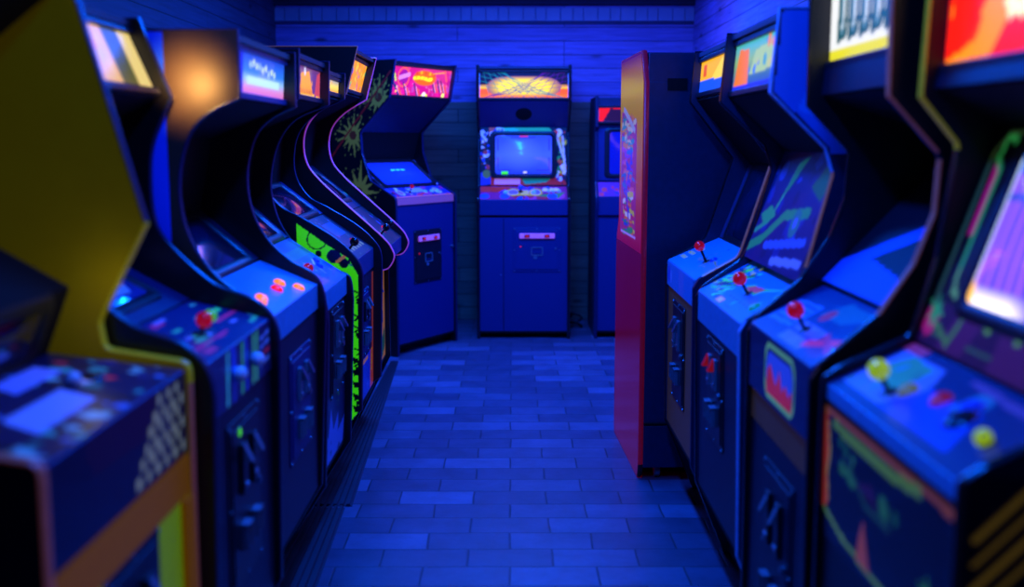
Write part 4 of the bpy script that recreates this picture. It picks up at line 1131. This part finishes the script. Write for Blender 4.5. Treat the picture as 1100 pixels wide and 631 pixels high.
rp = N(nt, 'ShaderNodeValToRGB'); rp.color_ramp.elements[0].position = .3; rp.color_ramp.elements[1].position = .72
rp.color_ramp.elements[0].color = (.62, .62, .62, 1); rp.color_ramp.elements[1].color = (1.1, 1.1, 1.1, 1)
nt.links.new(no.outputs['Fac'], rp.inputs['Fac'])
mx_ = N(nt, 'ShaderNodeMix', data_type='RGBA', blend_type='MULTIPLY'); mx_.inputs[0].default_value = 1
nt.links.new(br.outputs['Color'], mx_.inputs[6]); nt.links.new(rp.outputs['Color'], mx_.inputs[7])
nt.links.new(mx_.outputs[2], b.inputs['Base Color'])
b.inputs['Roughness'].default_value = .38
bp_ = N(nt, 'ShaderNodeBump'); bp_.inputs['Strength'].default_value = .5; bp_.inputs['Distance'].default_value = .004
ad = N(nt, 'ShaderNodeMath', operation='SUBTRACT'); nt.links.new(no.outputs['Fac'], ad.inputs[0]); nt.links.new(br.outputs['Fac'], ad.inputs[1])
nt.links.new(ad.outputs[0], bp_.inputs['Height']); nt.links.new(bp_.outputs['Normal'], b.inputs['Normal'])
FLOORM = m

# horizontal boarding
def board_mat(name, c1, c2, joint, rough=.6, h=.098):
    m, nt, b = node_mat(name)
    tc = N(nt, 'ShaderNodeTexCoord'); mp = N(nt, 'ShaderNodeMapping'); nt.links.new(tc.outputs['UV'], mp.inputs['Vector'])
    br = N(nt, 'ShaderNodeTexBrick', offset=.37, offset_frequency=3)
    br.inputs['Scale'].default_value = 1; br.inputs['Brick Width'].default_value = 2.1; br.inputs['Row Height'].default_value = h
    br.inputs['Mortar Size'].default_value = .003; br.inputs['Mortar Smooth'].default_value = .2
    br.inputs['Color1'].default_value = lin(c1) + (1,); br.inputs['Color2'].default_value = lin(c2) + (1,); br.inputs['Mortar'].default_value = lin(joint) + (1,)
    nt.links.new(mp.outputs[0], br.inputs['Vector'])
    mg = N(nt, 'ShaderNodeMapping'); mg.inputs['Scale'].default_value = (1.6, 22, 1); nt.links.new(tc.outputs['UV'], mg.inputs['Vector'])
    gr = N(nt, 'ShaderNodeTexNoise', Scale=2.2, Detail=5., Distortion=.6); nt.links.new(mg.outputs[0], gr.inputs['Vector'])
    rp = N(nt, 'ShaderNodeValToRGB'); rp.color_ramp.elements[0].position = .32; rp.color_ramp.elements[1].position = .68
    rp.color_ramp.elements[0].color = (.68, .68, .68, 1); rp.color_ramp.elements[1].color = (1.08, 1.08, 1.08, 1); nt.links.new(gr.outputs['Fac'], rp.inputs['Fac'])
    mk = N(nt, 'ShaderNodeMapping'); mk.inputs['Scale'].default_value = (2.6, 7.5, 1); nt.links.new(tc.outputs['UV'], mk.inputs['Vector'])
    vo = N(nt, 'ShaderNodeTexVoronoi', Scale=1.); nt.links.new(mk.outputs[0], vo.inputs['Vector'])
    rk = N(nt, 'ShaderNodeValToRGB'); rk.color_ramp.elements[0].position = .05; rk.color_ramp.elements[1].position = .16
    rk.color_ramp.elements[0].color = (.3, .28, .28, 1); rk.color_ramp.elements[1].color = (1, 1, 1, 1); nt.links.new(vo.outputs['Distance'], rk.inputs['Fac'])
    m1 = N(nt, 'ShaderNodeMix', data_type='RGBA', blend_type='MULTIPLY'); m1.inputs[0].default_value = 1
    nt.links.new(br.outputs['Color'], m1.inputs[6]); nt.links.new(rp.outputs['Color'], m1.inputs[7])
    m2 = N(nt, 'ShaderNodeMix', data_type='RGBA', blend_type='MULTIPLY'); m2.inputs[0].default_value = 1
    nt.links.new(m1.outputs[2], m2.inputs[6]); nt.links.new(rk.outputs['Color'], m2.inputs[7])
    nt.links.new(m2.outputs[2], b.inputs['Base Color']); b.inputs['Roughness'].default_value = rough
    bp = N(nt, 'ShaderNodeBump'); bp.inputs['Strength'].default_value = .6; bp.inputs['Distance'].default_value = .004; bp.invert = True
    nt.links.new(br.outputs['Fac'], bp.inputs['Height']); nt.links.new(bp.outputs['Normal'], b.inputs['Normal'])
    return m
PALE = board_mat('pale_boards', (165, 135, 205), (145, 120, 190), (85, 70, 110))
RAW_SHADED = board_mat('shaded_timber_boards', (128, 112, 96), (100, 92, 82), (34, 30, 28))  # bare timber, with the shade below the cabinet tops put into its colour
DIMW = board_mat('dark_painted_boards', (70, 72, 96), (60, 62, 84), (22, 22, 30))
CEIL = mat('dark_ceiling_paint', (46, 48, 66), .8, bscale=6)

def struct(o): o['kind'] = 'structure'; return o
def wall(name, p0, p1, z0, z1, m, th=.08, parent=None):
    """board wall from p0 to p1 (xy); the visible face lies on the line, body behind it (to the left of travel)"""
    p0, p1 = Vector(p0), Vector(p1); d = (p1 - p0); L = d.length; d.normalize(); nb = Vector((-d.y, d.x)) * th
    vs = [(*p0, z0), (*p1, z0), (*p1, z1), (*p0, z1)]
    vs += [(v[0] + nb.x, v[1] + nb.y, v[2]) for v in vs[:4]]
    fs = [(0, 1, 2, 3), (4, 7, 6, 5), (0, 4, 5, 1), (1, 5, 6, 2), (2, 6, 7, 3), (3, 7, 4, 0)]
    me = bpy.data.meshes.new(name); me.from_pydata(vs, [], fs); me.materials.append(m)
    uv = me.uv_layers.new(name='UVMap')
    for lp in me.loops:
        v = me.vertices[lp.vertex_index].co; uv.data[lp.index].uv = ((v.x - p0.x) * d.x + (v.y - p0.y) * d.y, v.z)
    o = bpy.data.objects.new(name, me); COL.objects.link(o)
    if parent: o.parent = parent
    else: struct(o)
    return o
YB, XWL, XWR, ZC, YF = 7.98, -1.72, 1.32, 2.46, -2.2
struct(MB().box(((XWL + XWR) / 2, (YB + YF) / 2, -.05), (XWR - XWL + .4, YB - YF + .4, .1)).build('floor', FLOORM))
struct(MB().box(((XWL + XWR) / 2, (YB + YF) / 2, ZC + .05), (XWR - XWL + .4, YB - YF + .4, .1)).build('ceiling', CEIL))
w = wall('wall_back', (XWL, YB), (XWR, YB), 0, 1.62, RAW_SHADED)
wall('upper_boarding', (XWL, YB), (XWR, YB), 1.62, ZC, PALE, parent=w)
wall('wall_left', (XWL, YF), (XWL, YB), 0, ZC, DIMW)
wall('wall_right', (XWR, YB), (XWR, YF), 0, ZC, PALE)
wall('wall_front', (XWR, YF), (XWL, YF), 0, ZC, DIMW)
# beam of short vertical boards along the top of the far wall
bm_ = MB(); x = XWL + .001; i = 0
while x < XWR - .01:
    ww = min(.075 + .03 * ((i * 5) % 3) / 2, XWR - x); bm_.box((x + ww / 2, YB - .016 - .003 * (i % 2), 2.243), (ww - .005, .03, .092)); x += ww; i += 1
struct(bm_.build('trim_1', mat('pale_beam_paint', (150, 158, 180), .5, bscale=5)))
struct(MB().box(((XWL + XWR) / 2, YB - .03, 2.385), (XWR - XWL, .06, .15)).build('trim_2', CEIL))
MB_ = MB().box(((XWL + XWR) / 2, YB - .01, 2.183), (XWR - XWL, .02, .014)); struct(MB_.build('trim_3', mat('dark_batten', (60, 60, 90), .6)))
struct(MB().box((.86 - .49 - .0 + .95 - .0, YB - .0, 1.2), (.001, .001, .001)).build('trim_4', CEIL)) if False else None

# ribbed rubber runner along the left row
def runner(pts0, pts1, label):
    """strip between far end pts0=(xl,xr,y) and near end pts1, with raised ribs"""
    (a0, a1, ya), (b0, b1, yb_) = pts0, pts1
    b = MB(); n = 6; h0, h1 = .002, .011; vs = []; cols = []
    for i in range(n):
        for t, h in ((0, h0), (.15, h1), (.6, h1), (.75, h0)): cols.append(((i + t) / n, h))
    cols.append((1, h0))
    for (l, r, y) in ((a0, a1, ya), (b0, b1, yb_)):
        for t, h in cols: vs.append((l + (r - l) * t, y, h))
        vs += [(r, y, .0005), (l, y, .0005)]
    k = len(cols) + 2
    fs = [(i, (i + 1) % k, k + (i + 1) % k, k + i) for i in range(k)] + [tuple(range(k)), tuple(range(2 * k - 1, k - 1, -1))]
    b.add(vs, fs)
    return tag(b.build('rubber_runner', RUBBERM), label, 'floor mat')
RUBBERM = mat('ribbed_rubber', (40, 36, 50), .6, bscale=120)
runner((-.737, -.692, 6.40), (-.732, -.588, 3.79), 'dark ribbed rubber mat running beside the farther machines of the left row')
runner((-.738, -.612, 3.775), (-.738, -.55, 2.0), 'dark ribbed rubber mat on the near floor below the left row')

# coiled black cable by the back wall
pts = []
for i in range(60):
    t = i / 59; a = t * PI * 3.4
    pts.append((.455 + .045 * math.cos(a), 7.60 + .07 * math.sin(a), .012 + .11 * t))
pts += [(.45, 7.8, .09), (.44, 7.93, .03)]
tag(MB().tube(pts, .009).build('power_cable', RUBBER), 'black power cable coiled on the floor right of the back-wall machine', 'cable')

# ================================================================== light
def area(name, loc, sx, sy, power, color, rot=(0, 0, 0)):
    l = bpy.data.lights.new(name, 'AREA'); l.shape = 'RECTANGLE'; l.size = sx; l.size_y = sy; l.energy = power; l.color = color
    o = bpy.data.objects.new(name, l); COL.objects.link(o); o.location = loc; o.rotation_euler = rot
    return o
UV = (.001, .10, 1.)
area('ceiling_tube', (0, 6.2, ZC - .04), 1.6, .12, 150, UV)
area('ceiling_tube', (0, 4.2, ZC - .04), .12, 1.6, 75, UV)
area('ceiling_tube', (0, 2.0, ZC - .04), .12, 1.4, 55, UV)
area('pink_fill', (.25, 6.6, ZC - .05), 1.2, .08, 2.2, (1., .25, .40))  # added unseen fill for the pink cast on far wall and floor
area('wall_tube', (0, 7.2, ZC - .06), 2.6, .08, 8, (.008, .05, 1.), (math.radians(25), 0, 0))
l = bpy.data.lights.new('marquee_glow_fill', 'SPOT'); l.energy = 4.5; l.color = (1, .5, .12); l.spot_size = 1.7; l.spot_blend = 1; l.shadow_soft_size = 0  # added unseen spot standing in for the marquee's glow on the next cabinet
o = bpy.data.objects.new('marquee_glow_fill', l); COL.objects.link(o); o.location = (-.745, 2.385, 1.465); o.rotation_euler = (math.radians(90), 0, 0)
l = bpy.data.lights.new('yellow_side_fill', 'POINT'); l.energy = .07; l.color = (1, .92, .05); l.shadow_soft_size = 0  # added unseen point light to brighten the yellow side panel
o = bpy.data.objects.new('yellow_side_fill', l); COL.objects.link(o); o.location = (-.69, 1.79, 1.07)
w = bpy.data.worlds.new('room_air'); scene.world = w; w.use_nodes = True
w.node_tree.nodes['Background'].inputs[0].default_value = (.0, .004, .06, 1); w.node_tree.nodes['Background'].inputs[1].default_value = .3

# ================================================================== camera
cam = bpy.data.cameras.new('camera'); co = bpy.data.objects.new('camera', cam); COL.objects.link(co)
cam.sensor_width = 36; cam.lens = 36 * 1150 / 1100
co.location = (0, 0, 1.33); co.rotation_euler = (math.radians(90 - 8.07), 0, 0)
cam.dof.use_dof = True; cam.dof.focus_distance = 4.5; cam.dof.aperture_fstop = 1.6; cam.clip_start = .05
scene.camera = co
vs_ = scene.view_settings
scene.display_settings.display_device = 'sRGB'
vs_.view_transform = 'Standard'; vs_.look = 'None'; vs_.exposure = 0; vs_.gamma = 1; vs_.use_curve_mapping = False
scene.cycles.use_denoising = True
scene.cycles.max_bounces = 6
scene.cycles.sample_clamp_indirect = 4
